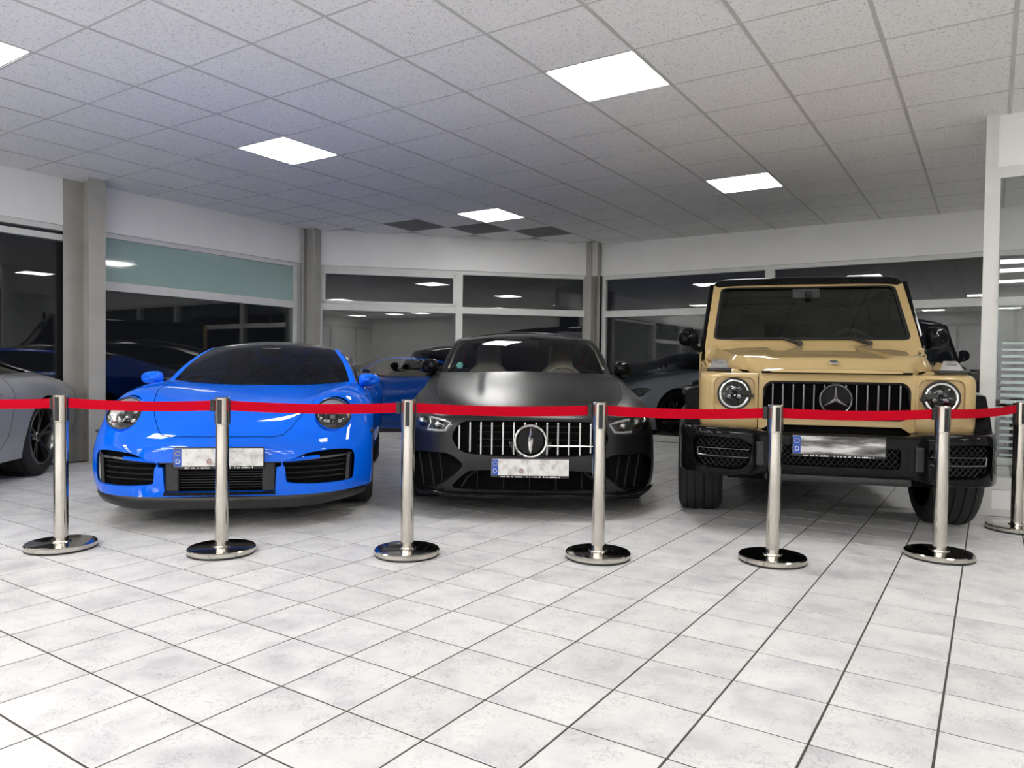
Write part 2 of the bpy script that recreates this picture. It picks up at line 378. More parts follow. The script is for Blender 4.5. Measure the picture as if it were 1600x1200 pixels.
# left wall (u = U0): two bays left and right of the first column
fL, LL = seg((U0, V0), (U0, 6.93)); off_ = -V0
fascia('wall_left', fL, 0, LL, 'white fascia wall above the left windows')
window(fL, 3.96 + off_, 6.92 + off_, [], 'dark window with teal frosted top pane behind the blue sports car', green=(0,), fr1=.18)
window(fL, .6 + off_, 3.95 + off_, [], 'dark window at the left edge of the photo behind the silver car', zr=(2.30, 2.36), ztop=2.40)
window(fL, -5.8 + off_, .5 + off_, [-3.7 + off_, -1.6 + off_], 'dark glazing of the left wall beside the camera')
fC, LC = seg((-8.03, 6.95), (-5.02, 9.96))
fascia('wall_corner', fC, 0, LC, 'white fascia wall above the middle window bay')
D0 = (-8.03 + 6.95) / math.sqrt(2)
window(fC, -.625 - D0, 3.36 - D0, [1.378 - D0], 'two-bay white framed window behind the matte grey coupe', hopper=(0,))
fB, LB = seg((-5.0, V1), (U1, V1)); ob = 5.0
fascia('wall_back', fB, 0, LB, 'white fascia wall above the right-hand windows')
window(fB, -4.985 + ob, -2.505 + ob, [], 'dark window behind the mirror of the beige off-roader')
window(fB, -2.505 + ob, 1.6 + ob, [-.0 + ob], 'wide dark window behind the roof of the beige off-roader')
window(fB, 1.6 + ob, 6.4 + ob, [4.0 + ob], 'dark window behind the glass partition')
# remaining walls of the hall (beside and behind the camera)
for nm, a, b_ in (('wall_right', (U1, V0), (U1, V1)), ('wall_front', (U0, V0), (U1, V0))):
    f, L = seg(a, b_); mb = MB(); wbox(mb, f, 0, L, 0, ZC + .03, 0, .15); mb.build(nm, M_['wall'], kind='structure', label='plain white wall behind the camera' if nm == 'wall_front' else 'plain white wall on the far right')
f, L = seg((U0, V0), (U1, V0)); wbox_ = 0
for k in range(11):
    mb = MB(); wbox(mb, f, .6 + k * 1.3, .68 + k * 1.3, 0, 2.5, -.04, 0); mb.build('trim_%d' % (k + 1), M_['frame'], kind='structure', label='white vertical frame strip on the wall behind the camera')
mb = MB(); wbox(mb, f, .2, L - .2, 2.5, 2.58, -.04, 0); mb.build('trim_12', M_['frame'], kind='structure', label='white horizontal frame strip on the wall behind the camera')

# steel columns
def column(u, v, rot, name, label, d=.29, wf=.17, wb=None):
    e = empty(name, G(u, v, 0), rot, cat='column', label=label, group='taupe steel columns')
    H_ = ZC + .01
    for q, nm, wq in ((-d / 2, 'flange', wb or wf), (d / 2 - .016, 'flange', wf)):
        MB().box((q, -wq / 2, 0), (q + .016, wf / 2, H_)).build(nm, M_['steel'], e)
    MB().box((-d / 2 + .016, -.006, 0), (d / 2 - .016, .006, H_)).build('web', M_['steel'], e)
    return e
column(-7.885, 3.93, YAW, 'steel_column', 'large taupe steel column between the silver car and the blue sports car', wb=.40)
a45 = YAW + math.pi / 4
column(-7.93, 6.93, YAW + math.pi / 8, 'steel_column', 'narrow taupe steel column behind the right mirror of the blue sports car', d=.18, wf=.19)
column(-5.10, 9.90, YAW + math.pi / 2 - math.pi / 8, 'steel_column', 'narrow taupe steel column behind the matte grey coupe, right of its roof', d=.18, wf=.19)

# glass partition on the right
fP, LP = seg((-.06, 6.43), (U1, 6.43))
def seg_in(a, b_):
    A, B = Vector(G(*a)), Vector(G(*b_)); d = (B - A).normalized(); nr = Vector((-d.y, d.x, 0))
    return lambda s, z, t=0.: tuple(A + d * s + nr * t + Vector((0, 0, z)))
fP = seg_in((-.07, 6.43), (U1, 6.43))
mb = MB(); wbox(mb, fP, 0, .075, 0, ZC, -.04, .04)
part = mb.build('door_1', M_['frame'], kind='structure', label='white framed glass partition with striped frosted film on the right')
def pb(name, a, b_, c, d, t0, t1, M=None): m_ = MB(); wbox(m_, fP, a, b_, c, d, t0, t1); return m_.build(name, M or M_['frame'], part)
PW = 1.15
pb('transom_panel', .075, PW, 2.555, ZC, -.02, .02, M_['wall']); pb('transom_rail', .075, PW, 2.475, 2.555, -.03, .03)
pb('door_frame', PW, PW + .075, 0, ZC, -.04, .04); pb('bottom_rail', .09, PW, .20, .29, -.025, .025); pb('kick_panel', .09, PW, .055, .20, -.018, .018, M_['wall']); pb('bottom_rail', .09, PW, 0.004, .055, -.025, .025)
pb('stile', .075, .095, 0.004, 2.475, -.028, .028)
pb('pane', .09, PW, .285, 2.48, -.006, .006, M_['glass'])
stripe_m = noisy(mat('frosted_film', rough=.7), (.42, .50, .50), (.46, .54, .54), 10, 2)
z = .40
while z < 1.30:
    k = (z - .40) / .9; pb('film_stripe', .13, PW - .04, z, z + .014 + .012 * (1 - abs(2 * k - 1)), -.009, -.0065, stripe_m); z += .048
pb('pane', PW + .075, 5.2, .1, 2.48, -.006, .006, M_['glass']); pb('transom_panel', PW + .075, 5.2, 2.555, ZC, -.02, .02, M_['wall']); pb('transom_rail', PW + .075, 5.2, 2.475, 2.555, -.03, .03); pb('bottom_rail', PW + .075, 5.2, 0.004, .10, -.025, .025)

# air vent box on the wall behind the camera, seen in the window reflections
# outdoors: asphalt
gz = -.13
MB().box((-45, -25, gz - .1), (45, 60, gz)).build('ground', M_['asphalt'], kind='structure', label='dark asphalt yard outside the windows')

# ------------------------------------------------------------------ stanchions with red belts
red_m = mat('red_webbing', (.46, .0015, .014), .9, spec=.08); n, l = nodes(red_m); b = n['Principled BSDF']
tc = n.new('ShaderNodeTexCoord'); wv = n.new('ShaderNodeTexWave'); wv.inputs['Scale'].default_value = 180; wv.bands_direction = 'DIAGONAL'; l.new(tc.outputs['Object'], wv.inputs['Vector'])
bp = n.new('ShaderNodeBump'); bp.inputs['Strength'].default_value = .15; bp.inputs['Distance'].default_value = .001; l.new(wv.outputs['Fac'], bp.inputs['Height']); l.new(bp.outputs[0], b.inputs['Normal'])
POSTS = [(-3.50, 4.22), (-2.52, 4.06), (-1.595, 4.005), (-.571, 4.02), (.488, 4.01), (1.446, 3.98), (2.44, 4.11), (3.40, 4.86)]
SH = .862
slab = ['leftmost stanchion, out of frame, holding the belt that enters from the left', 'chrome stanchion in front of the big steel column, left of the blue sports car', 'chrome stanchion in front of the number plate of the blue sports car', 'chrome stanchion between the blue sports car and the matte grey coupe', 'chrome stanchion in front of the right side of the matte grey coupe grille', 'chrome stanchion left of the number plate of the beige off-roader', 'chrome stanchion in front of the right headlight of the beige off-roader', 'stanchion cut by the right edge of the photo beside the glass partition']
blab = ['red belt at the left edge of the photo, in front of the silver car', 'red belt in front of the left headlight of the blue sports car', 'red belt in front of the right headlight of the blue sports car', 'red belt across the bonnet of the matte grey coupe', 'red belt running from the grey coupe to the left headlight of the beige off-roader', 'red belt across the grille of the beige off-roader', 'red belt at the right edge of the photo, in front of the glass partition']
bprof = [(0, .0), (.176, .0), (.180, .004), (.180, .024), (.176, .030), (.165, .033), (.05, .036), (.045, .038), (0, .038)]
for i, (x, y) in enumerate(POSTS):
    e = empty('barrier_stanchion', (x, y, 0), 0, cat='stanchion', label=slab[i], group='chrome belt stanchions')
    MB().lathe([(0, .001), (.178, .001), (.180, .003), (.180, .010), (.1, .011), (0, .011)], 48).build('base_ring', M_['black'], e, True)
    MB().lathe([(0, .006), (.172, .006), (.178, .009), (.180, .012), (.180, .031), (.175, .036), (.160, .038), (.052, .041), (.05, .048), (0, .048)], 56).build('base', M_['steel_polish'], e, True, 25)
    MB().lathe([(.0365, .036), (.0365, SH - .155), (.0365, SH - .15)], 32).build('pole', M_['steel_polish'], e, True)
    MB().lathe([(.0365, SH - .152), (.039, SH - .150), (.039, SH - .004), (.036, SH), (.0, SH)], 32).build('head', M_['steel_polish'], e, True, 30)
    # black belt slot and receivers on four sides of the head
    nx = POSTS[i + 1] if i < 7 else None
    for s_, ang in ((0, 0), (1, 90), (2, 180), (3, 270)):
        a = math.radians(ang); 
        T = lambda p, a=a: (p[0] * math.cos(a) - p[1] * math.sin(a), p[0] * math.sin(a) + p[1] * math.cos(a), p[2])
        MB().bbox((.030, -.012, SH - .145), (.0415, .012, SH - .012), .004, T).build('belt_slot', M_['black'], e, True)
    if nx:
        d = Vector((nx[0] - x, nx[1] - y, 0)); L = d.length; d.normalize(); pts = []
        for k in range(25):
            t = k / 24; s0 = .0435 + t * (L - .0915); sag = -.012 * 4 * t * (1 - t); tw = .10 * math.sin(t * 5 + i)
            pts.append((d * s0, sag, tw))
        nr = Vector((-d.y, d.x, 0)); V = []; F = []
        zc = SH - .046
        if i in (0,): zc = SH - .05
        for p, sg, tw in pts:
            for (a_, b__) in ((-.0006, -.027), (-.0006, .027), (.0006, .027), (.0006, -.027)):
                V.append(tuple(p + nr * (a_ + tw * b__ * .12) + Vector((0, 0, zc + sg + b__))))
        for k in range(24):
            for q in range(4): F.append((k * 4 + q, k * 4 + (q + 1) % 4, k * 4 + 4 + (q + 1) % 4, k * 4 + 4 + q))
        bt = empty('barrier_belt', (x, y, 0), 0, cat='belt', label=blab[i], group='red barrier belts')
        obj('webbing', V, F, red_m, bt)
        R = Matrix(((d.x, -d.y, 0), (d.y, d.x, 0), (0, 0, 1)))
        T = lambda p: tuple(R @ Vector(p))
        MB().bbox((L - .068, -.008, zc - .033), (L - .0435, .008, zc + .033), .004, T).build('belt_clip', M_['black'], bt, True)

# ------------------------------------------------------------------ car toolkit
def crs(pts, n):
    """resample a polyline through pts (Catmull-Rom) to n points, even along its length"""
    P = np.array(pts, float); Q = np.vstack([2 * P[0] - P[1], P, 2 * P[-1] - P[-2]]); out = []
    for i in range(len(P) - 1):
        p0, p1, p2, p3 = Q[i:i + 4]
        for t in np.linspace(0, 1, 12, endpoint=False):
            out.append(.5 * (2 * p1 + (p2 - p0) * t + (2 * p0 - 5 * p1 + 4 * p2 - p3) * t * t + (3 * p1 - p0 - 3 * p2 + p3) * t ** 3))
    out.append(P[-1]); out = np.array(out); d = np.r_[0, np.cumsum(np.linalg.norm(np.diff(out, axis=0), axis=1))]
    s = np.linspace(0, d[-1], n); return np.stack([np.interp(s, d, out[:, k]) for k in range(3)], 1)
def bspl(P, k, sym=False):
    """uniform cubic B-spline along axis 0 (end points kept); sym: mirror in x at the start"""
    def ext(A):
        a = A[1] * np.array([-1, 1, 1]) if sym else 2 * A[0] - A[1]
        return np.concatenate([a[None], A, (2 * A[-1] - A[-2])[None]])
    Q = P.copy()
    for _ in range(2):
        E_ = ext(Q); L = (E_[:-2] + 4 * E_[1:-1] + E_[2:]) / 6; Q = Q + .8 * (P - L)
    E_ = ext(Q); out = []
    for i in range(len(P) - 1):
        p = E_[i:i + 4]
        for t in np.arange(k) / k:
            b0, b1, b2, b3 = (1 - t) ** 3 / 6, (3 * t ** 3 - 6 * t * t + 4) / 6, (-3 * t ** 3 + 3 * t * t + 3 * t + 1) / 6, t ** 3 / 6
            out.append(b0 * p[0] + b1 * p[1] + b2 * p[2] + b3 * p[3])
    p = E_[-3:]; out.append((p[0] + 4 * p[1] + p[2]) / 6)
    return np.array(out)
def bsurf(rows, kr, kc, sym):
    P = np.array(rows, float)
    A = bspl(P, kr); B = bspl(np.swapaxes(A, 0, 1), kc, sym); B = np.swapaxes(B, 0, 1)
    if sym: B[:, 0, 0] = 0
    return B
def grid_bm(Gd, mirror=True, flip=False, attr=None, kr=1, kc=1):
    R, C, _ = Gd.shape; bm = bmesh.new(); lay = bm.faces.layers.int.new('zone')
    vr = [[bm.verts.new(Gd[i, j]) for j in range(C)] for i in range(R)]; vl = None
    if mirror: vl = [[(vr[i][j] if abs(Gd[i, j, 0]) < 1e-6 else bm.verts.new(Gd[i, j] * np.array([-1, 1, 1]))) for j in range(C)] for i in range(R)]
    for i in range(R - 1):
        for j in range(C - 1):
            for gr, s in ((vr, False), (vl, True)):
                if gr is None: continue
                q = [gr[i][j], gr[i][j + 1], gr[i + 1][j + 1], gr[i + 1][j]]
                if s != flip: q = q[::-1]
                if len(set(q)) < 3: continue
                q2 = []
                for v_ in q:
                    if v_ not in q2: q2.append(v_)
                try: f = bm.faces.new(q2); f[lay] = attr(i // kr, j // kc) if attr else 0
                except ValueError: pass
    return bm
def cut_poly(bm, poly, ax=(0, 2), ok=None):
    """slice the surface along the outline `poly` (seen along the third axis); returns the faces inside"""
    a, b_ = ax; c_ = 3 - a - b_
    xs = [p[0] for p in poly]; ys = [p[1] for p in poly]; x0, x1, y0, y1 = min(xs) - .02, max(xs) + .02, min(ys) - .02, max(ys) + .02
    def near(f):
        vx = [v.co[a] for v in f.verts]; vy = [v.co[b_] for v in f.verts]
        return max(vx) > x0 and min(vx) < x1 and max(vy) > y0 and min(vy) < y1 and (ok is None or ok(f.calc_center_median()))
    cand = [f for f in bm.faces if near(f)]
    for i in range(len(poly)):
        p, q = poly[i], poly[(i + 1) % len(poly)]
        sx0, sx1, sy0, sy1 = min(p[0], q[0]) - .001, max(p[0], q[0]) + .001, min(p[1], q[1]) - .001, max(p[1], q[1]) + .001
        fs = []
        for f in cand:
            vx = [v.co[a] for v in f.verts]; vy = [v.co[b_] for v in f.verts]
            if max(vx) >= sx0 and min(vx) <= sx1 and max(vy) >= sy0 and min(vy) <= sy1: fs.append(f)
        if not fs: continue
        co = [0, 0, 0]; no = [0, 0, 0]; co[a], co[b_] = p; no[a], no[b_] = -(q[1] - p[1]), q[0] - p[0]
        if abs(no[a]) + abs(no[b_]) < 1e-9: continue
        es = set(e for f in fs for e in f.edges); vs = set(v for f in fs for v in f.verts)
        fset = set(fs); keep = [f for f in cand if f not in fset]
        r = bmesh.ops.bisect_plane(bm, geom=list(vs) + list(es) + fs, dist=1e-6, plane_co=co, plane_no=no)
        got = [g for g in r['geom'] if isinstance(g, bmesh.types.BMFace)]
        extra = set(got)
        for e in r['geom_cut']:
            for f in e.link_faces: extra.add(f)
        cand = [f for f in keep if f.is_valid and f not in extra] + [f for f in extra if f.is_valid]
    res = []
    for f in cand:
        c = f.calc_center_median()
        if inside((c[a], c[b_]), poly) and (ok is None or ok(c)): res.append(f)
    return res
def lift(bm, faces, off=(0, 0, 0), normal=0.):
    """copy faces into a bmesh of their own and delete them here"""
    nb = bmesh.new(); mp_ = {}
    for f in faces:
        vs = []
        for v in f.verts:
            if v not in mp_: mp_[v] = nb.verts.new(v.co + Vector(off) + v.normal * normal)
            vs.append(mp_[v])
        nb.faces.new(vs)
    bmesh.ops.delete(bm, geom=faces, context='FACES'); return nb
def recess(bm, poly, vec, ax=(0, 2), ok=None, delete=True, shrink=1.0):
    """open a hole along poly; the rim is drawn inwards by vec; returns lifted skin"""
    fs = cut_poly(bm, poly, ax, ok); fset = set(fs)
    rim = [e for f in fs for e in f.edges if any(g not in fset for g in e.link_faces)]
    rim = list(dict.fromkeys(rim))
    skin = lift(bm, fs)
    rim = [e for e in rim if e.is_valid]
    r = bmesh.ops.extrude_edge_only(bm, edges=rim)
    nv = [g for g in r['geom'] if isinstance(g, bmesh.types.BMVert)]
    cx = sum(p[0] for p in poly) / len(poly); cy = sum(p[1] for p in poly) / len(poly)
    for v in nv:
        v.co[ax[0]] = cx + (v.co[ax[0]] - cx) * shrink; v.co[ax[1]] = cy + (v.co[ax[1]] - cy) * shrink
        v.co += Vector(vec)
    return skin
def mir(p): return [(-a, b_) for a, b_ in p][::-1]
def grow(poly, d):
    n_ = len(poly); ar = sum(poly[i][0] * poly[(i + 1) % n_][1] - poly[(i + 1) % n_][0] * poly[i][1] for i in range(n_)); sg = 1 if ar > 0 else -1; o = []
    for i in range(n_):
        a, b_, c = poly[i - 1], poly[i], poly[(i + 1) % n_]
        t = Vector((c[0] - a[0], c[1] - a[1]));
        if t.length < 1e-9: o.append(b_); continue
        t.normalize(); o.append((b_[0] + sg * t.y * d, b_[1] - sg * t.x * d))
    return o
def dense(poly, step=.04):
    o = []
    for i in range(len(poly)):
        a, b_ = poly[i], poly[(i + 1) % len(poly)]; L = math.dist(a, b_); k = max(1, int(L / step))
        for q in range(k): o.append((a[0] + (b_[0] - a[0]) * q / k, a[1] + (b_[1] - a[1]) * q / k))
    return o
def seam(bm, poly, ax, ok=None, wd=.004):
    """panel gap: removes a narrow ring along poly and returns the panel inside it as its own bmesh"""
    inner = cut_poly(bm, grow(poly, -wd / 2), ax, ok); iset = set(inner)
    pan = lift(bm, inner)
    ring = cut_poly(bm, grow(poly, wd / 2), ax, ok)
    bmesh.ops.delete(bm, geom=ring, context='FACES'); return pan
def shell(Gd, d, flip=False):
    """black backing that keeps panel gaps dark: the surface offset inwards by d"""
    bm = grid_bm(Gd, True, flip); bm.normal_update()
    mv = [(v, v.co - v.normal * d) for v in bm.verts]
    for v, c in mv: v.co = c
    return bm
def arch(cy, cz, R, th, x): a = math.radians(th); return (x, cy - R * math.cos(a), cz + R * math.sin(a))
def torus(mb, R, r, T, n1=40, n2=10, arc=(0, 360)):
    pts = []
    full = arc == (0, 360)
    for k in range(n1 if full else n1 + 1):
        a = math.radians(arc[0] + (arc[1] - arc[0]) * k / n1); pts.append(T((R * math.cos(a), R * math.sin(a), 0)))
    return mb.tube(pts, r, n2, closed=full)
def wheel(parent, x, y, R, wd, rim, M, spokes=5, side=1, groove=True):
    """wheel part (rim, spokes, hub) with tyre and brake disc as sub-parts; axis along x"""
    T0 = lambda p: (x + side * p[0], y + p[1], R + p[2])
    mb = MB(); h = wd / 2
    mb.lathe([(rim - .012, -h + .02), (rim, -h + .012), (rim, h - .012), (rim - .008, h - .004), (rim - .022, h - .004), (rim - .03, h - .03), (rim - .035, -h + .02)], 48, T0, 0)
    mb.lathe([(0, h - .035), (.045, h - .035), (.055, h - .045), (.065, h - .08), (0, h - .08)], 24, T0, 0)
    for k in range(spokes):
        for dlt in (-.16, .16):
            a0 = 2 * math.pi * k / spokes + math.pi / 2
            aa, ab = a0 + dlt * .6, a0 + dlt * 1.15
            def pt(r, a, t, w_): return T0((t, r * math.cos(a) - w_ * math.sin(a), r * math.sin(a) + w_ * math.cos(a)))
            V = []
            for r, a, t, w_ in ((.04, aa, h - .045, .016), (rim * .6, (aa + ab) / 2, h - .028, .013), (rim - .02, ab, h - .014, .014)):
                V += [pt(r, a, t, w_), pt(r, a, t, -w_), pt(r, a, t - .05, -w_), pt(r, a, t - .05, w_)]
            F = [(0, 3, 2, 1), (8, 9, 10, 11)]
            for q in (0, 4):
                for i in range(4): F.append((q + i, q + (i + 1) % 4, q + 4 + (i + 1) % 4, q + 4 + i))
            mb.add(V, F)
    wh = mb.build('wheel', M, parent, True, 40)
    rs = .02; P = [(rim, -h + .008), (rim + .02, -h - .002), (R - .05, -h - .004), (R - rs, -h + .012), (R - .004, -h + .03)]
    if groove:
        for c in (-.30, -.1, .1, .30): P += [(R, c * wd - .006), (R - .009, c * wd - .005), (R - .009, c * wd + .005), (R, c * wd + .006)]
    P += [(R - .004, h - .03), (R - rs, h - .012), (R - .05, h + .004), (rim + .02, h + .002), (rim, h - .008)]
    MB().lathe(P, 64, T0, 0).build('tire', M_['rubber'], wh, True, 30)
    MB().lathe([(.05, -.01), (rim - .05, -.01), (rim - .05, .015), (.05, .015)], 32, T0, 0).build('brake_disc', M_['dark_chrome'], wh, True, 30)
    return wh
def text_mesh(name, s, size, M, parent, T, **k):
    cu = bpy.data.curves.new(name, 'FONT'); cu.body = s; cu.size = size; cu.align_x = 'CENTER'; cu.align_y = 'CENTER'; cu.extrude = .0004
    o = bpy.data.objects.new(name, cu); COL.objects.link(o); dg = bpy.context.evaluated_depsgraph_get(); me = bpy.data.meshes.new_from_object(o.evaluated_get(dg)); bpy.data.objects.remove(o); bpy.data.curves.remove(cu)
    for v in me.vertices: v.co = Vector(T(v.co))
    me.materials.clear(); return link(name, me, M, parent, **k)
plate_m = mat('number_plate_white', rough=.3); n, l = nodes(plate_m)
t_ = n.new('ShaderNodeTexNoise'); t_.inputs['Scale'].default_value = 24; t_.inputs['Detail'].default_value = 4; tcg = n.new('ShaderNodeTexCoord'); l.new(tcg.outputs['Object'], t_.inputs['Vector'])
q_ = ramp(n, [(.35, (.50, .49, .47)), (.55, (.74, .73, .71)), (.8, (.80, .79, .78))]); l.new(t_.outputs['Fac'], q_.inputs[0]); l.new(q_.outputs[0], n['Principled BSDF'].inputs['Base Color'])
plate_g = mat('number_plate_smudged', rough=.25); n, l = nodes(plate_g)
t_ = n.new('ShaderNodeTexNoise'); t_.inputs['Scale'].default_value = 9; t_.inputs['Detail'].default_value = 5; tcg = n.new('ShaderNodeTexCoord'); mpg = n.new('ShaderNodeMapping'); mpg.inputs['Scale'].default_value = (.5, 1, 3); l.new(tcg.outputs['Object'], mpg.inputs[0]); l.new(mpg.outputs[0], t_.inputs['Vector'])
q_ = ramp(n, [(.38, (.05, .05, .05)), (.5, (.22, .22, .21)), (.62, (.62, .61, .60))]); l.new(t_.outputs['Fac'], q_.inputs[0]); l.new(q_.outputs[0], n['Principled BSDF'].inputs['Base Color'])
eu_m = noisy(mat('plate_blue', rough=.3), (.01, .07, .42), (.015, .09, .48), 9, 2)
wt_m = noisy(mat('plate_print_white', rough=.5), (.72, .72, .72), (.8, .8, .8), 9, 2)
seal_m = noisy(mat('plate_seal', rough=.4), (.25, .12, .10), (.45, .36, .33), 60, 3)
def number_plate(parent, y, zc, tilt=0., smudged=False, seal=None):
    ct, st = math.cos(tilt), math.sin(tilt)
    T = lambda p: (p[0], y + p[1] * ct - p[2] * st, zc + p[1] * st + p[2] * ct)
    hd = MB().bbox((-.266, -.004, -.068), (.266, .012, .064), .008, T, axis=1).build('number_plate', M_['black'], parent, True, 30)
    MB().bbox((-.26, -.008, -.052), (.26, -.003, .058), .006, T, axis=1).build('plate_face', plate_g if smudged else plate_m, hd, True, 30)
    MB().box((-.258, -.0092, -.050), (-.216, -.0078, .056), T).build('euro_band', eu_m, hd)
    text_mesh('country_letter', 'D', .038, wt_m, hd, lambda v: T((v.x - .237, -.0097 - v.z, v.y - .022)))
    mb = MB()
    for k in range(12):
        a = 2 * math.pi * k / 12; cx, cz = -.237 + .014 * math.cos(a), .028 + .014 * math.sin(a); mb.box((cx - .0018, -.0098, cz - .0018), (cx + .0018, -.0091, cz + .0018), T)
    mb.build('euro_stars', mat('plate_star_yellow_%s' % parent.name, (.8, .62, .05), .5), hd, kind='stuff')
    if seal is not None: MB().lathe([(0, -.0098), (.017, -.0098), (.018, -.008)], 24, lambda p: T((p[0] + seal, p[1], p[2] - .022)), 1).build('plate_seal', seal_m, hd, True)
    # the unreadable dealer line on the plate holder
    rnd = random.Random(3); mb = MB(); x = -.20
    while x < .2:
        wd = rnd.uniform(.004, .008)
        if rnd.random() < .82: mb.box((x, -.0052, -.0655), (x + wd, -.0042, -.0655 + rnd.choice((.007, .007, .0095))), T)
        x += wd + .0025
    mb.build('dealer_lettering', wt_m, hd, kind='stuff')
    return hd
def star(mb, R, T, r=.004, wide=.016, ring=True, rr=None):
    """three-pointed star in a ring, drawn in the local x/z plane"""
    if ring: torus(mb, R, rr or r, lambda p: T((p[0], 0, p[1])), 48, 8)
    for k in range(3):
        a = math.pi / 2 + 2 * math.pi * k / 3; d = (math.cos(a), math.sin(a)); s_ = (-d[1], d[0])
        tip = (d[0] * R, 0, d[1] * R); b0 = (s_[0] * wide, 0, s_[1] * wide); b1 = (-s_[0] * wide, 0, -s_[1] * wide); bk = (-d[0] * wide * .6, 0, -d[1] * wide * .6)
        top = (d[0] * R * .12, -wide * .5, d[1] * R * .12)
        V = [T(q) for q in (tip, b0, bk, b1, top)]; mb.add(V, [(0, 1, 4), (1, 2, 4), (2, 3, 4), (3, 0, 4)])
    return mb
def greenhouse(S, parent, mats, kr=5, kc=4):
    """S: windshield base/top and roof rows; zones become windscreen, roof, windows, pillars"""
    b0, b1 = S['base'], S['top']; rows = []; zones = []
    NS = 4
    for i in range(NS):
        s = i / (NS - 1); bul = S.get('bulge', .02) * 4 * s * (1 - s)
        yc = b0[0] + (b1[0] - b0[0]) * s; zc = b0[1] + (b1[1] - b0[1]) * s + bul; xe = b0[2] + (b1[2] - b0[2]) * s + bul * .6; ye = b0[3] + (b1[3] - b0[3]) * s; ze = b0[4] + (b1[4] - b0[4]) * s + bul * .8
        r = []
        for c in range(5):
            t = c / 4; r.append((xe * t, yc + (ye - yc) * t ** 2.2, zc + (ze - zc) * t ** 2.0))
        pw = S.get('pillar', .05); r.append((xe + pw, ye + pw * .5, ze - .004 - .012 * s))
        bx, by, bz = [S['belt0'][k] + (S['belt1'][k] - S['belt0'][k]) * s for k in range(3)]
        p5 = r[-1]
        for c in (1, 2, 3):
            t = c / 3; bu = .03 * 4 * t * (1 - t) * s; r.append((p5[0] + (bx - p5[0]) * t + bu, p5[1] + (by - p5[1]) * t, p5[2] + (bz - p5[2]) * t))
        rows.append(r); zones.append('ws')
    zones[-1] = 'x'
    for (y, zc, xe, ze, bx, by, bz, zn) in S['rows']:
        r = []
        for c in range(5): t = c / 4; r.append((xe * t, y, zc + (ze - zc) * t ** 2.4))
        p5 = (xe + .045, y, ze - .03); r.append(p5)
        for c in (1, 2, 3):
            t = c / 3; bu = S.get('sidebulge', .03) * 4 * t * (1 - t); r.append((p5[0] + (bx - p5[0]) * t + bu, p5[1] + (by - p5[1]) * t, p5[2] + (bz - p5[2]) * t))
        rows.append(r); zones.append(zn)
    ZN = ['windscreen', 'pillar', 'side_window', 'roof', 'rear_window', 'rear_deck', 'quarter_panel']
    # zone of the strip between row i and i+1
    zz = ['ws'] * (NS - 1) + [S['rows'][k][7] for k in range(len(S['rows']))]
    def at(i, j):
        z_ = zz[i]
        if j == 4: return 1
        if j > 4: return {'ws': 2, 'roof': 2, 'glass': 2 if S.get('qglass', True) else 6, 'deck': 6}[z_]
        return {'ws': 0, 'roof': 3, 'glass': 4, 'deck': 5}[z_]
    Gd = bsurf(rows, kr, kc, True); bm = grid_bm(Gd, True, True, at, kr, kc); lay = bm.faces.layers.int['zone']
    for zi, nm in enumerate(ZN):
        for sd in ((1, -1) if zi in (1, 2, 6) else (0,)):
            fs = [f for f in bm.faces if f[lay] == zi and (sd == 0 or f.calc_center_median().x * sd > 0)]
            if not fs: continue
            nb = lift(bm, fs); bobj(nm, nb, mats[nm], parent, True, None)
    bm.free()
def seat(parent, x, y, z, M, wide=.5, rec=.25):
    mb = MB(); prof = [(-.25, .27), (-.05, .25), (.2, .22), (.42, .24), (.55, .21), (.62, .14)]
    N = 14; V = []
    for (h, wv) in [(0, wide * .5), (.15, wide * .52), (.35, wide * .5), (.5, wide * .47), (.57, wide * .38), (.62, wide * .27), (.68, wide * .26), (.80, wide * .25), (.86, wide * .17)]:
        th = .09 if h < .6 else .05
        for k in range(N):
            a = 2 * math.pi * k / N; cx, sx = math.cos(a), math.sin(a)
            V.append((x + wv * math.copysign(abs(cx) ** .6, cx), y + h * rec + th * math.copysign(abs(sx) ** .6, sx), z + h))
    F = []; R = 9
    for i in range(R - 1):
        for k in range(N): F.append((i * N + k, i * N + (k + 1) % N, (i + 1) * N + (k + 1) % N, (i + 1) * N + k))
    F.append(tuple(range((R - 1) * N, R * N))); mb.add(V, F)
    mb.bbox((x - wide * .5, y - .5, z - .16), (x + wide * .5, y + .05, z + .02), .06)
    return mb.build('seat', M, parent, True, 60)
def steering_wheel(parent, x, y, z, M, R=.185, tilt=.45):
    ct, st = math.cos(tilt), math.sin(tilt)
    T = lambda p: (x + p[0], y - p[2] * ct + p[1] * st, z + p[1] * ct + p[2] * st)
    mb = MB(); torus(mb, R, .016, T, 36, 10); mb.lathe([(0, -.02), (.06, -.015), (.065, .01), (.05, .04)], 20, T, 2)
    for a in (0, 180, 270): ar = math.radians(a); mb.tube([T((.05 * math.cos(ar), .05 * math.sin(ar), 0)), T((R * math.cos(ar), R * math.sin(ar), 0))], .014, 8)
    return mb.build('steering_wheel', M, parent, True, 40)
